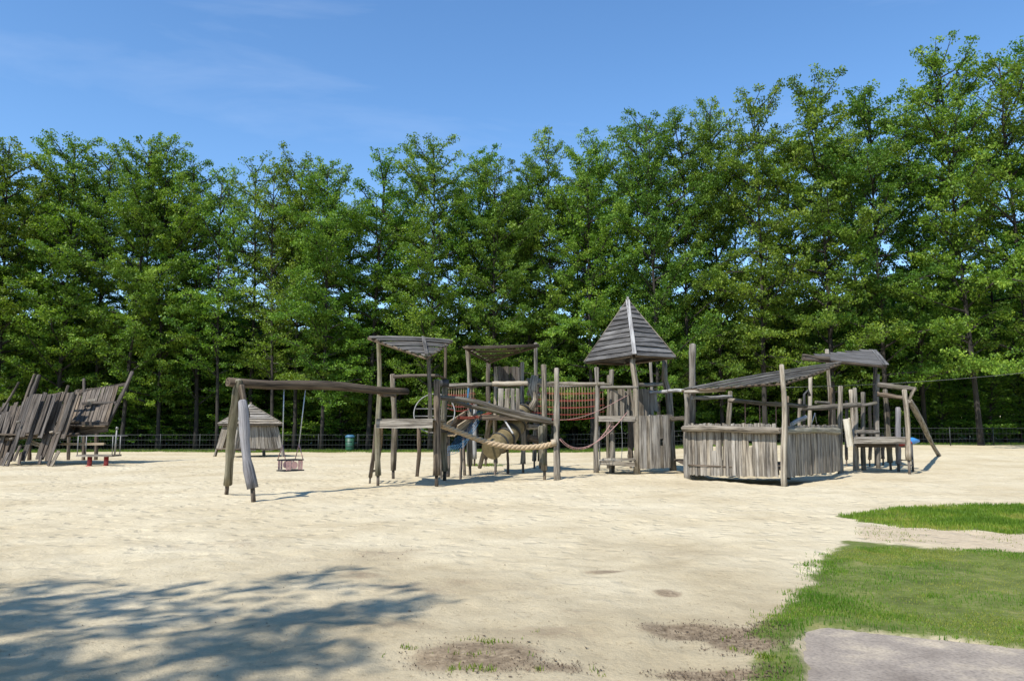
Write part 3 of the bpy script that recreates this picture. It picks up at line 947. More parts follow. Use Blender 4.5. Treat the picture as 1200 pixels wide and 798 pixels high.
# undergrowth shrubs beyond the fence
for i in range(44):
    px = -30 + i * 29.0 + trg.uniform(-8, 8)
    tall = i % 2 == 0
    Y = (trg.uniform(56, 58.5) if tall else trg.uniform(54, 55.5)) - 3.5 * float(smooth(800, 1200, px))
    topy = np.interp(px, [0, 200, 430, 600, 850, 1000, 1200], [438, 432, 395, 375, 355, 385, 405]) + (trg.uniform(-22, 2) if tall else trg.uniform(22, 48))
    p = at(px, topy, Y)
    put_tree(BUSH[i % 4], p.x, Y, max(0.3, (p.z - float(gz(p.x, Y))) / 8.0), trg.uniform(.85, 1.2), trg.uniform(0, 6.28),
             ("taller" if tall else "lower") + " leafy shrub beyond the fence, in line with " + NEAR_BY[i // 2], "shrubs under the trees", "shrub")
# the far wood behind
nr = np.random.default_rng(9)
N = 220000
xw = nr.uniform(-62, 62, N); yw = nr.uniform(62, 70, N)
top = 6.5 + 7.0 * fbm(xw * .16, yw * 0.1, 5, 3) + 3.0 * smooth(0, 40, xw)
zw = top * nr.random(N) ** 0.8
nrm = nr.normal(size=(N, 3)) * .7 + np.array([0, -.3, .6]); nrm /= np.linalg.norm(nrm, axis=1)[:, None]
u = np.cross(nrm, nr.normal(size=(N, 3))); u /= np.linalg.norm(u, axis=1)[:, None]; w = np.cross(nrm, u)
sz = nr.uniform(.16, .38, N); u *= sz[:, None]; w *= (sz * .7)[:, None]
pos = np.stack([xw, yw, zw + gz(xw, yw)], -1)
v = np.stack([pos - u, pos + w, pos + u, pos - w], 1).reshape(-1, 3); k = np.arange(N) * 4
fm = bpy.data.meshes.new("distant_wood"); np_mesh(fm, v, np.stack([k, k + 1, k + 2, k + 3], -1), False)
fattr(fm, "tint", np.repeat(np.clip(nr.normal(.4, .2, N), 0, 1), 4)); fm.materials.append(M['leaf'])
tag(link("distant_wood", fm), "dark leafy wood seen low between the tree trunks", "wood", None, "stuff")

# trees beside the camera whose shadow lies on the sand
SH = [tree_meshes(500 + i, 14.0, 4.5, 4.5, 14, 0.095, 2.6, 0.2, "shade_tree", prof=lambda r: 0.55 + 0.45 * math.sin(math.pi * min(1, r * 1.0 + .1)), lean=.2) for i in range(2)]
put_tree(SH[0], -11.2, -2.0, 1.0, 1.0, 0.4, "tree standing outside the picture whose shadow covers the lower left sand", None)
put_tree(SH[1], -7.9, -5.6, 1.05, 1.0, 2.1, "tree outside the picture whose twig shadow touches the bottom edge", None)

# ------------------------------------------------------------------ swing frame
def Z(p, z):
    return Vector((p.x, p.y, z))

b1, b2 = G(265, 580), G(298, 587)
t = thing("swing_stand", "log swing stand with crooked beam and two splayed legs", "swing stand", Z((b1 + b2) / 2, 0))
beamL = at(267, 449, 17.4); beamM = at(443, 457, 20.75); 
post(t, b1, at(279, 446, 17.5), 0.125, 'olive', r1=0.12, bend=0.015, name='leg')
post(t, b2, at(284, 470, 17.1), 0.135, 'greybeam', r1=0.12, bend=0.03, name='leg')
MB().log(at(289, 490, 17.35), at(282, 452, 17.55), 0.085, 0.09, 0.01).build('brace', 'brown', t)
bd = (beamM - beamL)
pts = [beamL + bd * s + Vector((0, 0, dz)) for s, dz in ((0, .03), (.12, .01), (.25, 0), (.4, .03), (.55, .05), (.7, .055), (.85, .02), (1.0, -.015), (1.12, -.01), (1.24, .0))]
MB().tube(pts, [.105, .11, .11, .115, .12, .115, .11, .105, .10, .095], 10, 0.08).build('beam', 'brown', t)

# swing seat hanging from the beam
def beam_pt(s): return beamL + bd * s
sA, sB = 0.30, 0.47
pa, pb = beam_pt(0.335), beam_pt(0.475)
seatY = (pa.y + pb.y) / 2 + 0.02
c = at(340, 551, seatY)
t = thing("cradle_swing", "cradle swing seat with faded red panels hanging on long ropes", "swing", Z(c, c.z))
hw = 0.245
xd = (pb - pa); xd.z = 0; xd.normalize(); yd = Vector((-xd.y, xd.x, 0))
zt, zb = c.z + 0.25, c.z
for sx, p in ((-1, pa), (1, pb)):
    q = c + xd * (sx * hw * .95) + Vector((0, 0, .62)); 
    MB().rope([p + Vector((0, 0, -.02)), lerp(p, q, .5), q], 0.013).build('rope', 'palesteel', t)
    for sy in (-1, 1):
        MB().rope([q, c + xd * (sx * hw) + yd * (sy * .17) + Vector((0, 0, .24))], 0.012).build('chain', 'pinkrope', t)
for sy in (-1, 1):
    MB().tube([c + xd * (-hw) + yd * (sy * .18) + sub(.25), c + xd * hw + yd * (sy * .18) + sub(.25)], .016, 8).build('top_bar', 'rubber', t)
for sx in (-1, 1):
    MB().tube([c + xd * (sx * hw) + yd * -.18 + sub(.25), c + xd * (sx * hw) + yd * .18 + sub(.25)], .015, 8).build('side_bar', 'rubber', t)
MB().board(c - xd * (hw + .03), c + xd * (hw + .03), yd, .34, .03).build('base_board', 'rubber', t)
for sy in (-1, 1):
    for k in (-.2, -.13, .13, .2):
        MB().board(c + xd * k + yd * (sy * .175) + sub(.02), c + xd * k + yd * (sy * .175) + sub(.235), xd, .052, .012).build('panel_bar', 'pink', t)
    m = MB(); cc = c + yd * (sy * .172) + sub(.13)
    m.tube([cc - yd * .008, cc + yd * .008], .088, 18); m.build('round_panel', 'pink', t)

# ------------------------------------------------------------------ slatted sail roof used three times
def sail_roof(t, Lp, Rp, Fp, n, mat, w_over=1.12, th=0.028, bow=0.0, edge='brown', spine=True, er=0.045, sagd=0.0):
    """slats parallel to the L-R edge, running down to the corner F; edge poles carry them"""
    Lp, Rp, Fp = Vector(Lp), Vector(Rp), Vector(Fp)
    nrm = (Rp - Lp).cross(Fp - Lp).normalized()
    if nrm.z < 0: nrm = -nrm
    m = MB()
    m.log(Lp - nrm * .05, Fp - nrm * .05, er, er * .9, .01); 
    m.log(Rp - nrm * .05, Fp - nrm * .05, er, er * .9, .01)
    m.log(Lp - nrm * .06, Rp - nrm * .06, er, er, .01)
    can = m.build('canopy_frame', edge, t)
    mid = (Lp + Rp) / 2
    ax = (Rp - Lp).normalized()
    down = Fp - mid; depth = (down - ax * down.dot(ax)).length
    dvec = (down - ax * down.dot(ax)).normalized()
    for i in range(n):
        s = (i + 0.45) / n
        a = lerp(Lp, Fp, s); b = lerp(Rp, Fp, s)
        dip = -nrm * (sagd * math.sin(math.pi * min(1, s * 1.1)))
        a = a - ax * random.uniform(.0, .06) + nrm * (0.02 + 0.012 * (i % 2)) + dip
        b = b + ax * random.uniform(.0, .06) + nrm * (0.02 + 0.012 * (i % 2)) + dip
        MB().board(a, b, dvec + nrm * 0.12, depth / n * w_over, th, jit=.03, split=4, bow=-bow * (b - a).length).build('slat', mat, can)
    if spine:
        MB().board(lerp(Lp, Rp, .62) + nrm * .07, Fp + nrm * .07, ax, .10, .03, split=3).build('batten', mat, can)
    return can

# ------------------------------------------------------------------ front platform with sail roof
p1 = G(443, 569)
t = thing("lookout_platform", "open log platform under a pale sagging slat sail roof", "play platform", Z(p1, 0))
post(t, p1, at(443, 394, p1.y), 0.105, 'olive', r1=.085)
p2 = G(461, 562); post(t, p2, at(460, 439, p2.y), .11, 'log')
p3 = G(507.5, 569); post(t, p3 + Vector((0.1, 0, 0)), at(512, 446, p3.y), .145, 'brown', r1=.13, bend=.006)
post(t, at(504, 500, p3.y - .05), at(502, 418, p3.y - .05), .072, 'log', foot=False, bend=.01)
p4 = G(521, 563); post(t, p4, at(521, 449, p4.y), .13, 'tan' if False else 'olive', r1=.11)
p5 = Vector((at(523, 500, 23.6).x, 23.6, 0)); post(t, p5, at(522, 402, 23.6), .06, 'brown', bend=.01)
for yy in (449, 503):
    q = at(521, yy, p4.y - .02); MB().tube([q - sub(.10), q + sub(.10)], .14, 12).build('steel_band', 'darksteel', t)
# platform deck
zd = at(470, 497, 20.8).z
fl, fr = Vector((at(441, 495, 20.75).x, 20.75, zd)), Vector((at(507, 495, 20.85).x, 20.85, zd))
MB().board(fl, fr, (0, 0, 1), .20, .07, split=3).build('deck_beam', 'wood', t)
bl, br = Vector((at(459, 495, 23.1).x, 23.1, zd)), Vector((at(522, 495, 23.0).x, 23.0, zd))
MB().board(bl, br, (0, 0, 1), .18, .07).build('deck_beam', 'wood', t)
for i in range(11):
    s = (i + .5) / 11
    MB().board(lerp(fl, bl, s) + sub(.125), lerp(fr, br, s) + sub(.125), (0, 1, 0), .19, .045).build('deck_board', 'wood', t)
MB().log(at(461, 441, 23.1), at(514, 440, 22.9), .062, .055, .02).build('rail', 'brown', t)
MB().log(at(445, 461, 20.95), at(463, 464, 23.1), .06, .055, .02).build('rail', 'brown', t)
MB().log(at(514, 440, 22.9), at(525, 447, 23.5), .05).build('rail', 'brown', t)
sail_roof(t, at(432, 394.5, 20.8), at(530, 398.5, 23.3), at(499, 418, 20.55), 9, 'roof', bow=0.012, sagd=.05)
# small ladder leaning on the platform
lb = G(433, 566); 
t = thing("leaning_ladder", "short dark log ladder leaning on the front platform's post", "ladder", Z(lb, 0))
lt = at(441, 498, 21.5); lb2 = lb + Vector((.10, .7, 0)); lt2 = lt + Vector((.05, .62, 0))
post(t, lb, lt, .075, 'brown', name='side_rail', footlen=.2); post(t, lb2, lt2, .07, 'brown', name='side_rail', footlen=.2)
for s in (.2, .4, .6, .8):
    MB().log(lerp(lb, lt, s), lerp(lb2, lt2, s), .035).build('rung', 'brown', t)

# steel wheel between platform and net bridge
wc = at(509, 484, 25.0)
t = thing("steel_hoop", "large pale steel hoop with crossbars beside the front platform", "hoop", Z(wc, wc.z - .65))
rw = 0.63
m = MB(); m.tube([wc + Vector((math.cos(a) * rw * 1.05, math.sin(a) * .25, math.sin(a) * rw)) for a in np.linspace(0, 2 * math.pi, 41)], .021, 8, cap=False); m.build('rim', 'steel', t)
for dz in (-.1, .14):
    x_ = math.sqrt(rw * rw - dz * dz)
    MB().tube([wc + Vector((-x_, dz * .3, dz)), wc + Vector((x_, dz * .3, dz))], .014, 6).build('crossbar', 'steel', t)
MB().log(Vector((wc.x - .55, wc.y + .05, 0)) - sub(.1), wc + Vector((-.5, .05, -.35)), .07).build('post', 'brown', t)
MB().log(Vector((wc.x + .45, wc.y + .05, 0)) - sub(.1), wc + Vector((.45, .05, -.4)), .07).build('post', 'brown', t)

# tan slide shoulder by the hoop
sc_ = at(534, 492, 25.3)
t = thing("slide_chute", "small tan boarded chute hanging beside the blue climbing net", "chute", Z(sc_, sc_.z - .35))
a_, b_ = at(522, 503, 24.6), at(545, 488, 26.2)
MB().board(a_, b_, (.35, -.1, 0.9), .50, .04, split=2).build('side_board', 'tan', t)
MB().board(a_ + Vector((.32, .25, -.05)), b_ + Vector((.32, .25, -.05)), (.35, -.1, .9), .40, .04).build('side_board', 'tan', t)
MB().board(a_ + Vector((.1, .1, -.2)), b_ + Vector((.1, .1, -.2)), (1, 0, 0), .40, .04).build('floor_board', 'tan', t)
MB().log(Z(b_, -.1), b_ - sub(.2), .06).build('post', 'brown', t)

# blue climbing net
n0, n1, n2, n3 = at(553, 487, 26.2), at(574, 470, 27.2), at(540, 528, 24.3), at(517, 533, 24.4)
t = thing("climbing_net", "blue slanting rope climbing net below the chute", "climbing net", Z((n2 + n3) / 2, 0))
m = MB()
for i in range(6):
    s = i / 5; m.rope(sag(lerp(n1, n2, s), lerp(n0, n3, s), .05, 6), .008, 5)
for i in range(8):
    s = i / 7; m.rope(sag(lerp(n1, n0, s), lerp(n2, n3, s), .10, 6), .011, 5)
m.build('net', 'bluerope', t)
for q in (n2, n3):
    MB().log(Z(q, -.15), q + sub(.05), .05).build('anchor_post', 'brown', t)
MB().rope([at(549, 455, 25.5), at(548, 470, 25.4), n0], .03, 6).build('rope_bundle', 'bluerope', t)

# thick rope crossing with twin handrail logs
e1, e2 = at(519, 499, 22.8), at(652, 520, 23.3)
pA = G(653, 563); pB = G(638, 562)
t = thing("rope_crossing", "twisted thick rope crossing below two sloping handrail logs", "rope bridge", Z(pA, 0))
pr = post(t, pA, at(652, 432, pA.y), .125, 'wood', foot=False, r1=.10, bend=.008)
pb_ = post(t, pB, at(637, 428, pB.y), .11, 'log', r1=.095)
MB().log(at(636, 545, pB.y - .12), at(635, 500, pB.y - .12), .13, .12, .0).build('stump_post', 'olive', t)
m1 = [at(513, 466, 21.6), at(535, 467, 22.0), at(560, 471, 22.4), at(590, 480, 22.8), at(615, 486, 23.0), at(646, 492.5, 23.1)]
MB().tube(m1, [.062, .066, .07, .072, .07, .06], 10, .07).build('handrail', 'log', t)
m2 = [at(525, 468, 22.9), at(550, 476, 23.2), at(585, 483, 23.6), at(612, 491, 23.7), at(650, 496, 23.5)]
MB().tube(m2, [.055, .062, .062, .062, .055], 10, .07).build('handrail', 'log', t)
# laid rope: three twisted strands
core = []
ctrl = [(518, 499), (535, 505), (555, 513), (575, 519.5), (595, 523.5), (615, 524.5), (635, 523), (652, 519)]
for i, (x_, y_) in enumerate(ctrl): core.append(at(x_, y_, 22.7 + .6 * i / 7))
fine_ = []
for i in range(len(core) - 1):
    for k in range(14): fine_.append(lerp(core[i], core[i + 1], k / 14))
fine_.append(core[-1])
for st in range(3):
    m = MB(); pts = []
    for i, p in enumerate(fine_):
        tt = (fine_[min(i + 1, len(fine_) - 1)] - fine_[max(i - 1, 0)]).normalized()
        a = tt.cross(Vector((0, 0, 1))).normalized(); b = a.cross(tt)
        th = i * 0.55 + st * 2.094
        pts.append(p + (a * math.cos(th) + b * math.sin(th)) * .042)
    m.tube(pts, .047, 7); m.build('rope_strand', 'rope', t)
MB().tube([at(646, 519, 23.2), at(652, 518, 23.2)], .1, 10).build('rope_collar', 'tan', t)

# ------------------------------------------------------------------ middle tower with brown sail roof
m0 = G(548, 556)
t = thing("balcony_tower", "middle log tower with slatted balcony under a brown sagging sail roof", "play tower", Z(m0, 0))
YB = m0.y
def gpost(px, py, topx, topy, r, mat='log', **kw):
    b = G(px, py); return post(t, b, at(topx, topy, b.y), r, mat, **kw)
gpost(551, 556, 548, 406, .115, 'log', r1=.095)
gpost(581, 552, 581, 430, .095, 'wood')
gpost(613, 553, 612, 425, .105, 'wood')
gpost(569, 546, 573, 425, .12, 'brown')
gpost(556, 546, 557, 470, .10, 'pale', bend=.01)
gpost(626, 549, 628, 402, .10, 'log', r1=.085)
gpost(633, 549, 629, 440, .10, 'brown')
# stacked carved logs beside the balcony
for k, (yy, rr) in enumerate(((447, .16), (460, .18), (474, .15), (487, .20), (500, .17), (513, .18))):
    MB().log(at(617 + (k % 2) * 2, yy, 27.2), at(633 - (k % 3), yy + (k % 2) * 3, 27.4), rr * .8, rr * .7, .02).build('stacked_log', ('wood', 'log', 'brown')[k % 3], t)
MB().tube([at(627, 440, 27.0), at(624, 455, 27.0), at(627, 468, 27.0), at(622, 480, 27.0)], [.12, .16, .10, .14], 9, .1).build('carved_post', 'wood', t)
# deck
zb_ = at(590, 488, 27).z
for i in range(9):
    yy = 26.2 + i * .24
    MB().board((at(560, 488, yy).x, yy, zb_), (at(628, 488, yy).x, yy, zb_), (0, 1, 0), .22, .05).build('deck_board', 'wood', t)
MB().board((at(560, 488, 26.05).x, 26.05, zb_ - .04), (at(630, 488, 26.05).x, 26.05, zb_ - .04), (0, 0, 1), .18, .06).build('deck_beam', 'brown', t)
# balcony
MB().log(at(552, 451, 26.0), at(582, 450, 26.0), .085, .08, .01).build('rail', 'log', t)
MB().log(at(577, 450, 25.95), at(618, 449.5, 25.95), .10, .09, .012).build('rail', 'wood', t)
for x_ in (586.5, 594, 600.5, 606.5):
    MB().board(at(x_, 484, 25.95), at(x_ + random.uniform(-.5, .5), 455, 25.95), (1, 0, 0), random.uniform(.13, .17), .035).build('slat', 'wood', t)
# board wall behind, its shade put into a darker wood tone
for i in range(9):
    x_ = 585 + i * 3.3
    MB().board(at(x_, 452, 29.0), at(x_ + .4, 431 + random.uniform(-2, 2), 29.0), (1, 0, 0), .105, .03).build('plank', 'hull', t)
MB().log(at(583, 452, 28.9), at(616, 451, 28.9), .06).build('rail', 'brown', t)
MB().log(at(576, 489, 26.6), at(562, 548, 27.0), .09, .08, .01).build('brace', 'tan', t)
MB().log(at(588, 487, 26.2), at(601, 508, 25.9), .04, .04, .0).build('strut', 'pale', t)
sail_roof(t, at(544, 405.5, 25.3), at(631, 403.5, 26.3), at(573, 424, 29.3), 8, 'brown', edge='brown', bow=.008, spine=False)

# tunnel slide below the middle tower
tp_ = [at(612, 478, 27.2), at(608, 488, 27.0), at(603, 500, 26.7), at(595, 511, 26.4), at(585, 519, 26.0), at(575, 527, 25.6)]
t = thing("tunnel_slide", "curved tan tunnel slide with dark bands below the balcony", "slide", Z(tp_[-1], 0))
fine_ = []
for i in range(len(tp_) - 1):
    for k in range(4): fine_.append(lerp(tp_[i], tp_[i + 1], k / 4))
fine_.append(tp_[-1])
MB().tube(fine_, [.34 + .02 * math.sin(i * 1.7) for i in range(len(fine_))], 18, 0, cap=True).build('tube', 'tube', t)
for k in (1, 4, 7, 10, 13, 16):
    d_ = (fine_[k + 1] - fine_[k]).normalized()
    MB().tube([fine_[k] - d_ * .03, fine_[k] + d_ * .03], .385, 18).build('band', 'darksteel', t)
for q in (fine_[12], fine_[18]):
    MB().log(Z(q, -.1), q - sub(.25), .05).build('support_post', 'brown', t)

# ------------------------------------------------------------------ net bridges
def net_bridge(name, label, A, B, top_drop, hgt, nv, nh, r=.008, deck=True, w=1.0, off=(0, 1.0), railr=.075, railmat='log'):
    A, B = Vector(A), Vector(B)
    t = thing(name, label, "net bridge", Z((A + B) / 2, A.z - hgt - .3))
    o = Vector((off[0], off[1], 0))
    for side in (Vector((0, 0, 0)), o):
        MB().log(A + side, B + side, railr, railr * .9, .012).build('rail', railmat, t)
        m = MB()
        for i in range(nv):
            s = (i + .5) / nv
            p = lerp(A, B, s) + side
            m.rope([p, p - sub(hgt + .12 * math.sin(math.pi * s) + random.uniform(-.02, .02))], r * .85, 4)
        m.build('hanging_ropes', 'rope' if side.length == 0 else 'brown', t)
        m = MB()
        for j in range(nh):
            h_ = .22 + (hgt - .22) * (j + .3) / nh
            m.rope(sag(A + side - sub(h_), B + side - sub(h_), .05 + .09 * j / nh, 8), r * 1.25, 4)
        m.build('cross_ropes', 'redrope', t)
    if deck:
        m = MB()
        for j in range(7):
            s = j / 6
            m.rope(sag(A + o * s - sub(hgt), B + o * s - sub(hgt), .14, 8), r * 1.2, 4)
        for j in range(14):
            s = (j + .5) / 14
            p = lerp(A, B, s) - sub(hgt + .14 * 4 * s * (1 - s))
            m.rope([p, p + o], r * 1.2, 4)
        m.build('floor_net', 'redrope', t)
    return t
net_bridge("net_bridge", "red rope net bridge between balcony tower and pointed tower", at(618, 449.5, 27.0), at(708, 450, 27.0), 0, 1.12, 26, 4)
net_bridge("net_bridge", "short red rope net walkway between steel hoop and balcony tower", at(522, 452, 25.6), at(556, 451, 26.0), 0, .72, 12, 3)
t = thing("rope_hammock", "orange red webbing sling stretched below the short net walkway", "webbing", Z(at(555, 487, 26), 1.2))
a_, b_ = at(536, 490, 25.2), at(580, 482, 26.6)
m = MB()
for k in range(5):
    m.tube(sag(a_ + Vector((0, .12 * k, .05 * (k % 2))), b_ + Vector((0, .12 * k, .05 * (k % 2))), .10, 8), .025, 5)
m.build('webbing', 'orange', t)

# loose rope walkway between crossing post and pointed tower
a_, b_ = at(657, 513, 24.3), at(735, 483, 26.3)
t = thing("hanging_rope_walk", "sagging pink rope walk hanging low before the pointed tower", "rope walk", Z((a_ + b_) / 2, 0))
mid1, mid2 = at(678, 525, 24.8), at(703, 518, 25.2)
def curve4(p0, p1, p2, p3, n=14):
    o = []
    for i in range(n + 1):
        s = i / n; o.append(p0 * (1 - s) ** 3 + p1 * 3 * s * (1 - s) ** 2 + p2 * 3 * s * s * (1 - s) + p3 * s ** 3)
    return o
up = curve4(a_, at(672, 535, 24.6), at(700, 528, 25.3), b_)
lo = curve4(a_ + Vector((0, .5, -.05)), at(672, 537, 25.2), at(702, 530, 25.8), b_ + Vector((-.3, .5, 0)))
MB().rope(up, .014, 6).build('rope', 'pinkrope', t); MB().rope(lo, .014, 6).build('rope', 'pinkrope', t)
m = MB()
for i in range(2, 13):
    m.rope([up[i], lo[i]], .009, 5)
    if i < 12: m.rope([up[i], lo[i + 1]], .007, 5)
m.build('rope_rungs', 'pinkrope', t)
hr = curve4(at(655, 492, 24.2), at(690, 492, 25.0), at(712, 475, 25.6), at(738, 462, 26.4))
MB().rope(hr, .010, 5).build('hand_rope', 'pinkrope', t)

# ------------------------------------------------------------------ pointed tower
c0 = G(745, 556)
t = thing("pointed_tower", "log tower with tall pointed shingle roof and plank door panel", "play tower", Z(c0, 0))
gpost(699, 554, 699, 431, .10, 'wood', foot=False, r1=.085)
gpost(702, 552, 702, 500, .035, 'steel', foot=False)
gpost(717, 554, 717, 434, .125, 'wood', foot=False, r1=.10)
gpost(713, 548, 713, 440, .08, 'log', foot=False)
b = G(746, 556); MB().tube([b - sub(.1), at(747, 520, b.y), at(745, 480, b.y), at(745, 450, b.y), at(741, 425, b.y), at(742, 416, b.y)], [.12, .12, .115, .11, .10, .08], 10, .08).build('post', 'wood', t)
b = G(789, 551.5); MB().tube([b - sub(.1), at(787, 520, b.y), at(786, 490, b.y), at(784, 462, b.y), at(779, 445, b.y), at(779, 422, b.y)], [.13, .12, .12, .13, .11, .08], 10, .08).build('post', 'wood', t)
gpost(763, 546, 762, 418, .085, 'log', foot=False)
gpost(739, 549, 739, 488, .13, 'brown', bend=.005)
gpost(728, 545, 728, 492, .02, 'steel', foot=False)
# upper beams
def seg(name, a, b, r, mat='log', bend=.012):
    return MB().log(at(*a), at(*b), r, r * .92, bend).build(name, mat, t)
seg('rail', (700, 450, 26.9), (716, 451, 26.9), .075)
seg('rail', (704, 454, 26.7), (747, 454, 26.0), .075)
seg('beam', (746, 451, 26.1), (776, 450, 26.9), .085)
seg('rail', (762, 460, 27.2), (789, 458, 26.6), .065, 'pale')
seg('rail', (783, 458, 26.6), (806, 458, 24.6), .06, 'pale')
seg('rail', (786, 491, 26.6), (806, 491, 24.8), .09, 'log')
MB().board(at(702, 491, 26.6), at(745, 491, 26.0), (0, 0, 1), .17, .08, split=2).build('deck_beam', 'wood', t)
MB().board(at(745, 490, 26.0), at(787, 488, 26.9), (0, 0, 1), .15, .08).build('deck_beam', 'wood', t)
zt_ = at(720, 490, 26.6).z
for i in range(10):
    s = i / 10
    a_, b_ = lerp(Z(at(702, 490, 26.8), zt_ + .06), Z(at(765, 490, 29.2), zt_ + .06), s), lerp(Z(at(747, 490, 26.2), zt_ + .06), Z(at(790, 490, 27.6), zt_ + .06), s)
    MB().board(a_, b_, (0, 1, 0), .24, .045).build('deck_board', 'wood', t)
# low step platform
for k in range(4):
    MB().board(at(703, 539, 26.4 + k * .32), at(745, 539, 26.0 + k * .32), (0, 1, 0), .28, .05).build('step_board', 'wood', t)
MB().board(at(703, 542, 26.2), at(744, 544, 25.8), (0, 0, 1), .15, .07).build('step_beam', 'wood', t)
MB().board(at(706, 538, 26.25), at(744, 538, 25.85), (0, 0, 1), .07, .05).build('step_beam', 'wood', t)
# crooked balustrade boards
for x0, x1, w_ in ((721, 720.5, .20), (727.5, 728, .26), (734, 733, .22), (739.5, 737.5, .16), (751.5, 751, .17), (756, 755.5, .15), (760, 759.5, .18), (764.5, 764, .13), (769, 767, .17)):
    Yb = 26.5 + .02 * (x0 - 720)
    MB().board(at(x0, 488 if x0 < 766 else 482, Yb), at(x1, 456 + random.uniform(-2, 2) + (4 if x0 > 766 else 0), Yb), (1, 0, 0), w_, .04, split=3, jit=.03, taper=random.uniform(.8, 1.0)).build('plank', 'wood', t)
# door panel of vertical planks
dA, dB = Vector((at(749.5, 520, 25.95).x, 25.95, 0)), Vector((at(785, 520, 26.35).x, 26.35, 0))
for i in range(9):
    s = (i + .5) / 9
    p = lerp(dA, dB, s)
    lo_, hi_ = at(600, 549.5 - 1.5 * s, p.y).z, at(600, 487 + random.uniform(-.6, .6), p.y).z
    if i == 6:
        MB().board(Z(p, lo_), Z(p, at(600, 522, p.y).z), dB - dA, .125, .035, split=2).build('plank', 'wood', t)
        MB().board(Z(p, at(600, 514, p.y).z), Z(p, hi_), dB - dA, .125, .035, split=2).build('plank', 'wood', t)
    else:
        MB().board(Z(p, lo_), Z(p, hi_), dB - dA, .131, .035, split=3, jit=.014).build('plank', 'wood', t)
MB().board(Z(dA, at(600, 547, 26).z) + Vector((0, .05, 0)), Z(dB, at(600, 545, 26.8).z) + Vector((0, .05, 0)), (0, 0, 1), .1, .05).build('batten', 'wood', t)
MB().board(Z(dA, at(600, 492, 26).z) + Vector((0, .05, 0)), Z(dB, at(600, 492, 26.8).z) + Vector((0, .05, 0)), (0, 0, 1), .1, .05).build('batten', 'wood', t)
# pyramid roof: F front corner, Lc left, Rc right, Bc back
Fc, Lc, Rc = at(743.5, 416, 25.7), at(686.5, 424.5, 28.0), at(790, 418.5, 27.3)
Bc = Lc + Rc - Fc; Bc.z = (Lc.z + Rc.z) / 2
apex = at(735.5, 352, (Fc.y + Bc.y) / 2)
m = MB()
for a, b in ((Fc, Lc), (Fc, Rc), (Rc, Bc), (Bc, Lc)):
    m.log(lerp(a, b, .03) + Vector((0, .05, -.02)), lerp(a, b, .97) + Vector((0, .05, -.02)), .05, .05, 0)
roof = m.build('roof', 'brown', t)
def shingled(parent, a, b, ap, rows, mat, wob=.02, lift=.035, over=1.25, per=1):
    ax = (b - a).normalized()
    mid = (a + b) / 2; up_ = ap - mid
    nrm = ax.cross(up_).normalized()
    cen = (a + b + ap) / 3
    if nrm.z < 0: nrm = -nrm
    hgt = (up_ - ax * up_.dot(ax)).length
    for i in range(rows):
        s = (i + .35) / rows
        l, r_ = lerp(a, ap, s), lerp(b, ap, s)
        pad = .02
        ud = (up_ - ax * up_.dot(ax)).normalized()
        tilt = (ud - nrm * .20)
        k = max(1, min(per, int((r_ - l).length / .5)))
        for j in range(k):
            p = lerp(l, r_, j / k); q = lerp(l, r_, (j + 1) / k)
            dz = ud * random.uniform(-wob, wob); dz2 = ud * random.uniform(-wob, wob)
            if (q - p).length < .06: continue
            MB().board(p + nrm * lift + dz, q + nrm * lift + dz2, tilt, hgt / rows * over * random.uniform(.92, 1.1), .024, jit=.01, split=5, bow=random.uniform(-.01, .015)).build('shingle_board', mat, parent)
shingled(roof, Lc, Fc, apex, 12, 'shingle', .035)
shingled(roof, Fc, Rc, apex, 12, 'shingle', .035)
shingled(roof, Rc, Bc, apex, 12, 'shingle', .03)
shingled(roof, Bc, Lc, apex, 12, 'shingle', .03)
def hip(parent, c, ap, w_, mat):
    d = (ap - c).normalized(); cen = Vector((ap.x, ap.y, c.z)); outw = (c - cen).normalized()
    side = d.cross(outw).normalized()
    o = (outw + Vector((0, 0, .8))).normalized() * .07
    MB().board(c - d * .02 + o, ap + o * .4, side, w_, .03, split=3).build('hip_batten', mat, parent)
hip(roof, Fc, apex, .13, 'pale'); hip(roof, Lc, apex, .08, 'wood'); hip(roof, Rc, apex, .08, 'wood'); hip(roof, Bc, apex, .08, 'wood')
MB().board(apex - sub(.1), apex + sub(.13), (1, 0, 0), .07, .07).build('finial', 'pale', roof)

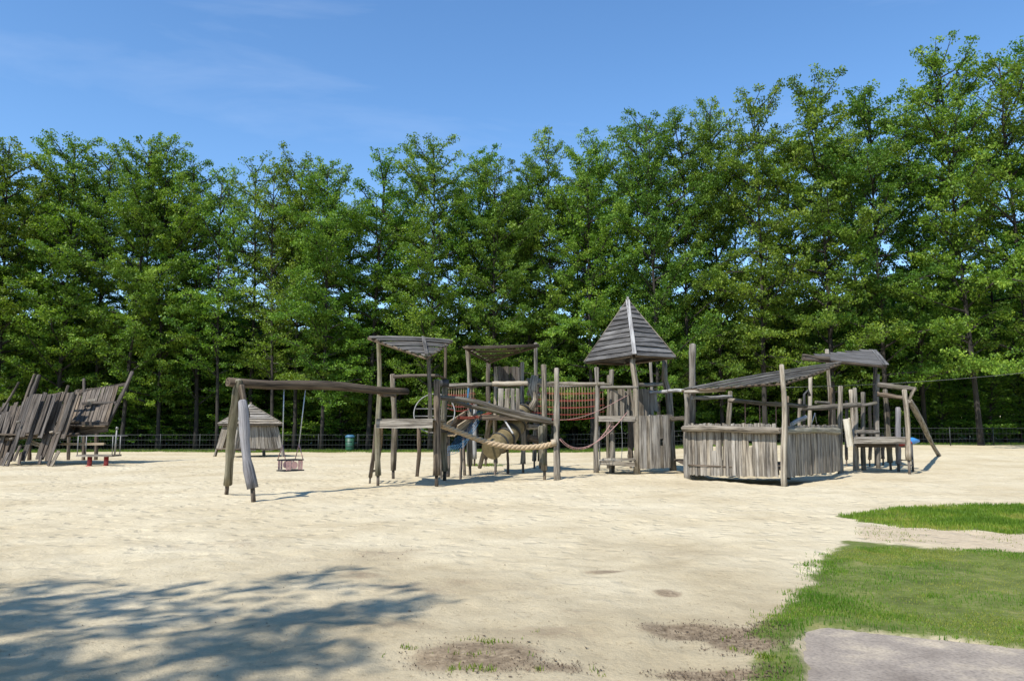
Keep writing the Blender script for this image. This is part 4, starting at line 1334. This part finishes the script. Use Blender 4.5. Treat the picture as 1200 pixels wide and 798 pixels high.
# ------------------------------------------------------------------ boarded fort
fL, fM = G(806, 560.5), G(919, 568.5)
fR = Vector((at(984, 500, 24.2).x, 24.2, 0))
t = thing("boarded_fort", "long fort of upright planks under a curved slat roof", "play fort", Z(fM, 0))
gpost(806, 560.5, 804.5, 457, .115, 'wood', foot=False, r1=.10)
MB().log(at(811, 500, 24.6), at(811.5, 404, 24.6), .12, .125, .01).build('post', 'wood', t)
gpost(919, 569, 916, 428, .115, 'wood', foot=False, r1=.10, bend=.02)
gpost(855, 553, 855.5, 459, .105, 'log', foot=False)
def wall(a, b, n, ztop, zbot, mat, rise=0.0, gap=.975, skip=()):
    d = (b - a); dl = Vector((d.x, d.y, 0)).length
    for i in range(n):
        s = (i + .5) / n
        p = lerp(a, b, s)
        w_ = dl / n * gap * random.uniform(.95, 1.02)
        top_ = ztop(s) + random.uniform(-.02, .02); bot = zbot(s) + random.uniform(-.015, .015)
        nrm = Vector((-d.y, d.x, 0)).normalized() * random.uniform(-.012, .012)
        tl = d.normalized() * random.uniform(-.02, .02)
        if i in skip:
            h1 = skip[i]
            MB().board(Z(p, bot) + nrm, Z(p, h1 - .10) + nrm, d, w_, .035, split=2).build('plank', mat, t)
            MB().board(Z(p, h1 + .08) + nrm, Z(p, top_) + nrm + tl, d, w_, .035, split=2).build('plank', mat, t)
        else:
            MB().board(Z(p, bot) + nrm, Z(p, top_) + nrm + tl, d, w_, .035, split=4, jit=.018, taper=random.uniform(.94, 1.05)).build('plank', mat, t)
zt1 = lambda s: at(600, 496.5, fL.y + (fM.y - fL.y) * s).z
zb1 = lambda s: at(600, 556.5 + 2.8 * s, fL.y + (fM.y - fL.y) * s).z
wa, wb = lerp(fL, fM, .02), lerp(fL, fM, .945)
wall(wa, wb, 27, zt1, zb1, 'wood', skip={8: at(600, 524, 23.3).z, 19: at(600, 520, 22.1).z})
m_a = at(801, 502.5, fL.y - .12); m_b = at(913, 505, fM.y - .1)
MB().log(m_a, m_b, .12, .11, .008, seg=11).build('rail', 'wood', t)
MB().board(Z(wa, zb1(0) + .12) + Vector((.06, .09, 0)), Z(wb, zb1(1) + .12) + Vector((.06, .09, 0)), (0, 0, 1), .14, .06).build('batten', 'brown', t)
MB().board(Z(wa, 1.3) + Vector((.06, .09, 0)), Z(wb, 1.3) + Vector((.06, .09, 0)), (0, 0, 1), .14, .06).build('batten', 'brown', t)
zt2 = lambda s: at(600, 499 - 1 * s, fM.y + (fR.y - fM.y) * s).z
zb2 = lambda s: at(600, 559.5 - 8 * s, fM.y + (fR.y - fM.y) * s).z
wc_, wd_ = lerp(fM, fR, .03), lerp(fM, fR, .97)
wall(wc_, wd_, 34, zt2, zb2, 'wood')
MB().log(at(917, 504, fM.y - .1), at(983, 505, fR.y - .15), .10, .10, .008, seg=11).build('rail', 'olive', t)
MB().board(Z(wc_, zb2(0) + .15) + Vector((-.08, .05, 0)), Z(wd_, zb2(1) + .15) + Vector((-.08, .05, 0)), (0, 0, 1), .14, .06).build('batten', 'brown', t)
# fort floor and inner rails
for i in range(14):
    s = (i + .5) / 14
    MB().board(Z(lerp(fL, Vector((5.9, 28, 0)), s), .42), Z(lerp(fM, Vector((fR.x - .1, fR.y + .6, 0)), s) + Vector((-.05, .15, 0)), .42), (0, 1, 0), .32, .05).build('deck_board', 'brown', t)
seg('rail', (811, 466, 24.4), (857, 465, 25.6), .075, 'pale')
seg('rail', (855, 469, 25.4), (917, 474, 24.0), .085, 'log')
seg('rail', (917, 474, 24.0), (945, 476, 25.4), .075, 'log')
gpost(923, 556, 922, 465, .10, 'brown', foot=False)
gpost(937, 551, 937, 468, .09, 'wood', foot=False)
gpost(950, 552, 949.5, 438, .095, 'wood', foot=False)
MB().log(at(928, 497, 24.8), at(944, 489, 26.6), .09, .085, .01).build('rail', 'pale', t)
for x_ in (873, 890, 909): MB().rope([at(x_, 470, 25), at(x_ + .5, 500, 25)], .016, 5).build('rope', 'pinkrope', t)
sail_roof(t, at(799, 456, 24.3), at(984, 424.5, 26.0), at(919, 448, 21.6), 15, 'roof', bow=.008, sagd=.06, spine=False, er=.05)
seg('beam', (802, 459.5, 24.0), (850, 457, 23.6), .06, 'wood')

# ------------------------------------------------------------------ rear tower with ladder deck
r0 = G(1030, 553)
t = thing("rear_tower", "crowded log tower with plank deck beside the boarded fort", "play tower", Z(r0, 0))
gpost(985, 554, 985, 453, .12, 'wood', foot=False, r1=.11)
gpost(972, 548, 974, 455, .09, 'brown', foot=False)
gpost(1002, 551, 997, 457, .10, 'wood', foot=False, r1=.09)
gpost(1004.5, 551, 1001.5, 455, .095, 'wood', foot=False)
gpost(1012, 551, 1011, 460, .105, 'log', foot=False)
gpost(1029, 549, 1028.5, 439, .105, 'wood', foot=False, r1=.085)
gpost(1044, 551, 1037, 457, .12, 'log', r1=.09)
gpost(1053, 553, 1052.5, 478, .12, 'greybeam', r1=.12, bend=.003)
gpost(1066, 557, 1060, 457, .12, 'wood', r1=.095, footlen=.5)
gpost(1019, 547, 1019, 475, .08, 'brown'); gpost(1035, 546, 1034, 510, .09, 'brown'); gpost(992, 547, 992, 470, .08, 'brown')
seg('beam', (1029, 451, 27.6), (1073, 456, 26.6), .10, 'log')
seg('beam', (1028, 462, 28.2), (1058, 466, 27.8), .11, 'brown')
seg('brace', (1072, 455, 26.6), (1066, 468, 26.6), .06, 'log')
seg('rail', (938, 478, 27.0), (1008, 474, 28.0), .10, 'log')
seg('rail', (1005, 476, 28.1), (1027, 472, 28.3), .07, 'log')
seg('rail', (1003, 506, 27.6), (1029, 506, 27.9), .10, 'log')
seg('rail', (956, 471, 28.0), (972, 472, 28.4), .06, 'log')
zd_ = at(1030, 515, 26.6).z
for i in range(9):
    yy = 26.3 + i * .25
    MB().board((at(1001, 515, yy).x, yy, zd_ + .05), (at(1063, 515, yy).x, yy, zd_ + .05), (0, 1, 0), .23, .05).build('deck_board', 'wood', t)
MB().board(at(1000, 516.5, 26.1), at(1062, 517, 26.1), (0, 0, 1), .17, .07, split=3).build('deck_beam', 'tan' if False else 'wood', t)
MB().board(at(1003, 521, 28), at(1062, 521, 28), (0, 0, 1), .2, .07).build('deck_beam', 'brown', t)
MB().board(at(996, 523, 26.0), at(991, 491, 25.9), (1, 0, 0), .19, .05).build('side_board', 'cream', t, "freshly cut cream board leaning on the deck corner")
MB().board(at(999, 521, 26.1), at(995, 490, 26.0), (.3, 1, 0), .12, .05).build('side_board', 'cream', t)
for yy in (539, 545):
    MB().log(at(1055, yy, 26.6), at(1069, yy + .5, 25.9), .025).build('rung', 'steel', t)
MB().tube([at(950, 500, 26.5), at(955, 484, 26.6), at(957, 496, 26.7)], .015, 6).build('handle', 'palesteel', t)
MB().tube([at(942, 500, 27.2), at(942.5, 462, 27.2), at(947, 457, 27.2), at(949, 464, 27.2)], .05, 7).build('handle', 'darksteel', t)
# dark sail roof on its own posts
t = thing("rear_sail_roof", "small dark slat roof on posts behind the boarded fort", "canopy", Z(G(1026, 545), 0))
gpost(974, 547, 969, 410, .10, 'wood', foot=False)
gpost(1027, 546, 1026, 420, .10, 'brown', foot=False)
sail_roof(t, at(941, 419, 28.0), at(1038, 428, 28.0), at(1024, 411, 30.6), 9, 'shingle', edge='brown', spine=False, er=.07)
MB().log(at(940, 417, 28.1), at(972, 420, 27.9), .10, .09, .01).build('log_end', 'brown', t)
MB().board(at(1024, 410, 30.4), at(1038, 427, 27.9), (1, 0, 0), .2, .03).build('batten', 'shingle', t)

# leaning pole, blue seat
t = thing("leaning_pole", "single pale pole leaning from the rear tower down to the sand", "pole", G(1101, 535))
MB().log(G(1101, 535) - sub(.05), at(1066, 470, 26.9), .10, .11, .01).build('pole', 'log', t)
q = at(1068, 517, 27.2)
t = thing("blue_seat", "blue plastic seat with red edge beside the rear tower's deck", "seat", Z(q, q.z - .2))
m = MB(); m.tube([at(1060, 518, 27.3), at(1064, 517, 27.3), at(1070, 516.5, 27.4), at(1077, 516.5, 27.5)], [.10, .13, .12, .05], 12, 0, flat=.7); m.build('seat_shell', 'blue', t)
MB().tube([at(1054, 521.5, 27.2), at(1062, 520, 27.2), at(1068, 518.5, 27.2)], .05, 8).build('seat_edge', 'red', t)
MB().tube([Z(q, -.1), Z(q, q.z - .05)], .04, 8).build('stand', 'darksteel', t)

# cable
t0_, t1_ = at(917, 454, 28.5), at(1215, 435, 34)
m = MB(); m.rope(sag(t0_, t1_, .12, 16), .008, 5)
tag(m.build('steel_cable', 'steel'), "thin steel cable strung past the tall trees from the fort", "cable")

# ------------------------------------------------------------------ little hut
hc = Vector((at(293, 500, 40.9).x, 40.9, 0))
t = thing("wooden_hut", "little wooden hut with flared plank walls and shingle roof", "hut", Z(hc, 0))
def corner(half, ang0, z, k):
    a = ang0 + k * math.pi / 2
    return Vector((hc.x + math.cos(a) * half, hc.y + math.sin(a) * half, z))
A0 = R(-96)
zb, ze, za = 0.36, 1.72, at(293, 474, hc.y).z
bot = [corner(1.82, A0, zb, k) for k in range(4)]; eav = [corner(1.42, A0, ze, k) for k in range(4)]
for k in range(4):
    MB().log(corner(1.9, A0, -.1, k), eav[k], .09, .08, .01).build('corner_post', 'wood', t)
for k in range(4):
    a, b, c_, d_ = bot[k], bot[(k + 1) % 4], eav[(k + 1) % 4], eav[k]
    n = 11
    for i in range(n):
        s = (i + .5) / n
        if k == 3 and 4 <= i <= 7:   # doorway in the left wall
            MB().board(lerp(lerp(a, b, s), lerp(d_, c_, s), .72), lerp(d_, c_, s), b - a, (b - a).length / n * .95, .03).build('plank', 'wood', t)
            continue
        MB().board(lerp(a, b, s) + sub(random.uniform(-.05, .05)), lerp(d_, c_, s), b - a, (b - a).length / n * .94, .03, taper=.8, split=2).build('plank', 'wood', t)
    MB().log(lerp(a, b, .02) + sub(.05), lerp(a, b, .98) + sub(.05), .05).build('sill_log', 'brown', t)
eo = [corner(1.74, A0, ze - .02, k) for k in range(4)]; ap = Vector((hc.x, hc.y, za))
m = MB()
for k in range(4): m.log(eo[k] - sub(.05), eo[(k + 1) % 4] - sub(.05), .04, .04, 0)
roof = m.build('roof', 'brown', t)
for k in range(4): shingled(roof, eo[k], eo[(k + 1) % 4], ap, 8, 'wood', .02)
for k in range(4): hip(roof, eo[k], ap, .10, 'pale' if k == 0 else 'wood')
MB().board(ap - sub(.1), ap + sub(.12), (1, 0, 0), .1, .1).build('finial', 'wood', roof)

# ------------------------------------------------------------------ wrecked ship at the left
sh = G(60, 546)
YS = sh.y
t = thing("shipwreck", "tilted wooden shipwreck climbing frame with gaping hull planks", "play ship", Z(sh, 0))
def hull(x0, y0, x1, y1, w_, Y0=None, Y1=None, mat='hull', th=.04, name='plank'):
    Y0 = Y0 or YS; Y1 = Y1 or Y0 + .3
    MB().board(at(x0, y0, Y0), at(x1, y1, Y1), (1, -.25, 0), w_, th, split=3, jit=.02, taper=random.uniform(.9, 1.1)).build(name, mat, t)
# front panel, long planks reaching the sand alternate with short ones
for i in range(11):
    s = i / 10
    tx, ty = 37 + 54 * s, 461.5 - 1.0 * s + random.uniform(-1.5, 1.5)
    by = {0: 541, 1: 512, 3: 540, 5: 513, 6: 538, 7: 539, 8: 540, 10: 514}.get(i, 508 + random.uniform(-3, 3))
    lean = (.33 + random.uniform(-.012, .012)) * (by - ty)
    hull(tx - lean, by, tx, ty, random.uniform(.19, .235), YS, YS + .9 * (by - ty) / 80)
hull(56, 546, 84, 468, .12, YS - .15, YS + .7)
hull(60, 546, 69, 528, .15, YS - .25, YS - .05, 'wood')
# stern panel
for i in range(11):
    s = i / 10
    tx, ty = -14 + 48 * s, 489 - 20 * s + random.uniform(-4, 4)
    by = 541 + random.uniform(-10, 5)
    hull(tx - (.32 + random.uniform(-.02, .02)) * (by - ty), by, tx, ty, random.uniform(.16, .21), YS + .4 + .25 * (i % 2), YS + 1.3)
for x0, y0, x1, y1 in ((3, 546, 10, 530), (8, 547, 14, 531), (22, 544, 25, 530), (46, 544, 48, 534), (16, 540, 24, 522)):
    hull(x0, y0, x1, y1, .13, YS - .2, YS - .05, 'hull')
for x_, y_ in ((19, 495), (11, 515), (48, 508), (58, 507), (66, 508), (74, 507), (42, 509)):
    MB().log(at(x_, y_, YS + .25), at(x_ + 4, y_ - 1, YS + .3), .06).build('rung_end', 'wood', t)
# ribs, rails
def rib(a, b, r, mat='hull', name='rib'):
    MB().log(at(*a), at(*b), r, r * .9, .012).build(name, mat, t)
rib((22, 505, YS + .8), (46, 440, YS + 1.4), .12, 'hull', 'mast')
rib((16, 505, YS + 1.2), (41, 439, YS + 1.8), .09, 'brown', 'mast')
rib((2, 482, YS + 1.5), (22, 448, YS + 2), .06, 'hull')
rib((74, 470, YS + 1), (80, 452, YS + 1.2), .07, 'hull')
rib((-5, 515, YS + .8), (92, 509, YS + .8), .10, 'brown', 'rail')
rib((30, 500, YS + .85), (92, 494, YS + .9), .09, 'brown', 'rail')
rib((34, 466, YS + 1.3), (96, 461, YS + 1.3), .08, 'brown', 'rail')
# far-side hull boards, added to block light coming from behind
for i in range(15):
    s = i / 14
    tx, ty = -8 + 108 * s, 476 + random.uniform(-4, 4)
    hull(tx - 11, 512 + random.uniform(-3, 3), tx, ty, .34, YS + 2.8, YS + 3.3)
# bow panel, inside of the far side
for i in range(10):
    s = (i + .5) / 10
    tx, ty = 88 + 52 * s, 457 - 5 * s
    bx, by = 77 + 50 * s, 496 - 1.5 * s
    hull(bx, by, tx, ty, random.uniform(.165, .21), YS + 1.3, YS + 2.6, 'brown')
for (a, b) in (((100, 458, YS + 2.5), (147, 450, YS + 2.7)), ((96, 473, YS + 1.8), (136, 472, YS + 2.0)), ((76, 496, YS + 1.2), (127, 496, YS + 1.3))):
    MB().board(at(*a), at(*b), (0, 0, 1), .13, .05, split=2).build('rail', 'hull', t)
MB().board(at(102, 469, YS + 1.7), at(112, 469, YS + 1.7), (0, 0, 1), .11, .04).build('cleat', 'wood', t)
MB().tube([at(105, 473, YS + 1.75), at(105, 473, YS + 1.6)], .09, 10).build('cleat', 'wood', t)
rib((125, 500, YS + 1.4), (155, 436, YS + 3.0), .10, 'hull', 'stem_post')
rib((98, 470, YS + 2.4), (98.5, 444, YS + 2.6), .07, 'hull')
# belly below the bow: dark deck and posts
for i in range(8):
    MB().board(at(75, 499 + i * .2, YS + 1.0 + i * .25), at(124, 499 + i * .2, YS + 1.2 + i * .25), (0, 1, 0), .24, .05).build('deck_board', 'brown', t)
for i in range(11):  # deck boards added to throw shade on the sand below
    yy = YS + .5 + i * .26
    MB().board((at(-6, 508, yy).x, yy, 1.28), (at(92, 508, yy).x, yy, 1.22), (0, 1, 0), .25, .05).build('deck_board', 'brown', t)
MB().board(at(94, 505, YS + 1.6), at(126, 500, YS + 1.8), (0, 0, 1), .42, .05).build('keel_board', 'hull', t)
for x_, yt in ((80, 500), (98, 500), (112, 502), (34, 505), (55, 505), (8, 500)):
    b_ = G(x_, 539); MB().log(b_ - sub(.1), at(x_ + 2, yt, b_.y), .10, .09, .01).build('post', 'brown', t)
MB().board(at(72, 520.5, YS + .7), at(122, 520, YS + .7), (0, 0, 1), .10, .05).build('bench_board', 'tan', t)
MB().board(at(72, 520.5, YS + .9), at(122, 520, YS + .9), (0, 1, 0), .25, .04).build('bench_board', 'tan', t)
MB().board(at(36, 518, YS + 1.2), at(54, 524, YS + 1.2), (0, 0, 1), .18, .05).build('loose_board', 'wood', t)

# ------------------------------------------------------------------ roundabout beside the wreck
rc = G(112, 547)
t = thing("roundabout", "low railed metal platform on two red drums beside the shipwreck", "roundabout", Z(rc, 0))
for dx in (-.33, .33):
    c_ = rc + Vector((dx, .15, 0))
    m = MB(); m.tube([c_ - sub(.1), c_ + sub(.40)], .09, 14); d_ = m.build('drum', 'red', t)
    m = MB(); m.tube([c_ + sub(.0), c_ + sub(.05)], .13, 14); m.build('flange', 'red', d_)
zp = .44
MB().board(rc + Vector((-.72, .2, zp)), rc + Vector((.72, .2, zp)), (0, 1, 0), .75, .07).build('platform', 'wood', t)
for sx, h_ in ((-.70, 1.22), (.68, 1.22), (.78, 1.5)):
    for sy in (-.1, .5):
        if h_ > 1.3 and sy > 0: continue
        MB().tube([rc + Vector((sx, sy, zp)), rc + Vector((sx + (.04 if h_ > 1.3 else 0), sy, h_))], .018 if h_ < 1.3 else .035, 8).build('railing_post', 'steel', t)
for sy in (-.1, .5):
    MB().tube([rc + Vector((-.70, sy, 1.22)), rc + Vector((.95, sy, 1.22))], .017, 8).build('top_rail', 'steel', t)
MB().tube([rc + Vector((.82, -.1, 1.5)) - sub(.02), rc + Vector((.82, -.1, 1.58))], [.06, .045], 10).build('post_knob', 'steel', t)

# ------------------------------------------------------------------ back fence and bin
FY = lambda x: 50.0 - 4.5 * float(smooth(8, 26, x))
xs = np.arange(-38, 38.1, 2.55)
t = thing("wire_fence", "low dark wire mesh fence running along the foot of the trees", "fence", (xs[0], FY(xs[0]), 0))
for x_ in xs:
    g_ = float(gz(x_, FY(x_)))
    MB().tube([(x_, FY(x_), g_ - .2), (x_, FY(x_), g_ + 1.08)], .03, 7).build('fence_post', 'fence', t)
for h_ in (.08, .38, .70, 1.02):
    m = MB(); m.tube([(x_, FY(x_), float(gz(x_, FY(x_))) + h_) for x_ in xs], .012 if h_ < 1 else .018, 5); m.build('wire', 'fence', t)
m = MB()
for x_ in np.arange(xs[0], xs[-1], .22):
    g_ = float(gz(x_, FY(x_)))
    m.tube([(x_, FY(x_) + .01, g_ + .05), (x_, FY(x_) + .01, g_ + 1.02)], .006, 3, cap=False)
tag(m.build('wire_mesh', 'fence', t), None, None, None, "stuff")
bn = G(410, 528)
bn = Vector((at(410, 520, 49.2).x, 49.2, 0))
t = thing("litter_bin", "green round litter bin with blue lid by the back fence", "litter bin", bn)
MB().tube([bn - sub(.02), bn + sub(.12), bn + sub(.85)], [.24, .27, .29], 18).build('bin_body', 'green', t)
m = MB(); m.tube([bn + sub(.86), bn + sub(.95), bn + sub(1.04)], [.31, .30, .18], 18); m.build('lid', 'binlid', t)
for dz in (.3, .6): MB().tube([bn + sub(dz), bn + sub(dz + .03)], .297, 18).build('hoop', 'darksteel', t)
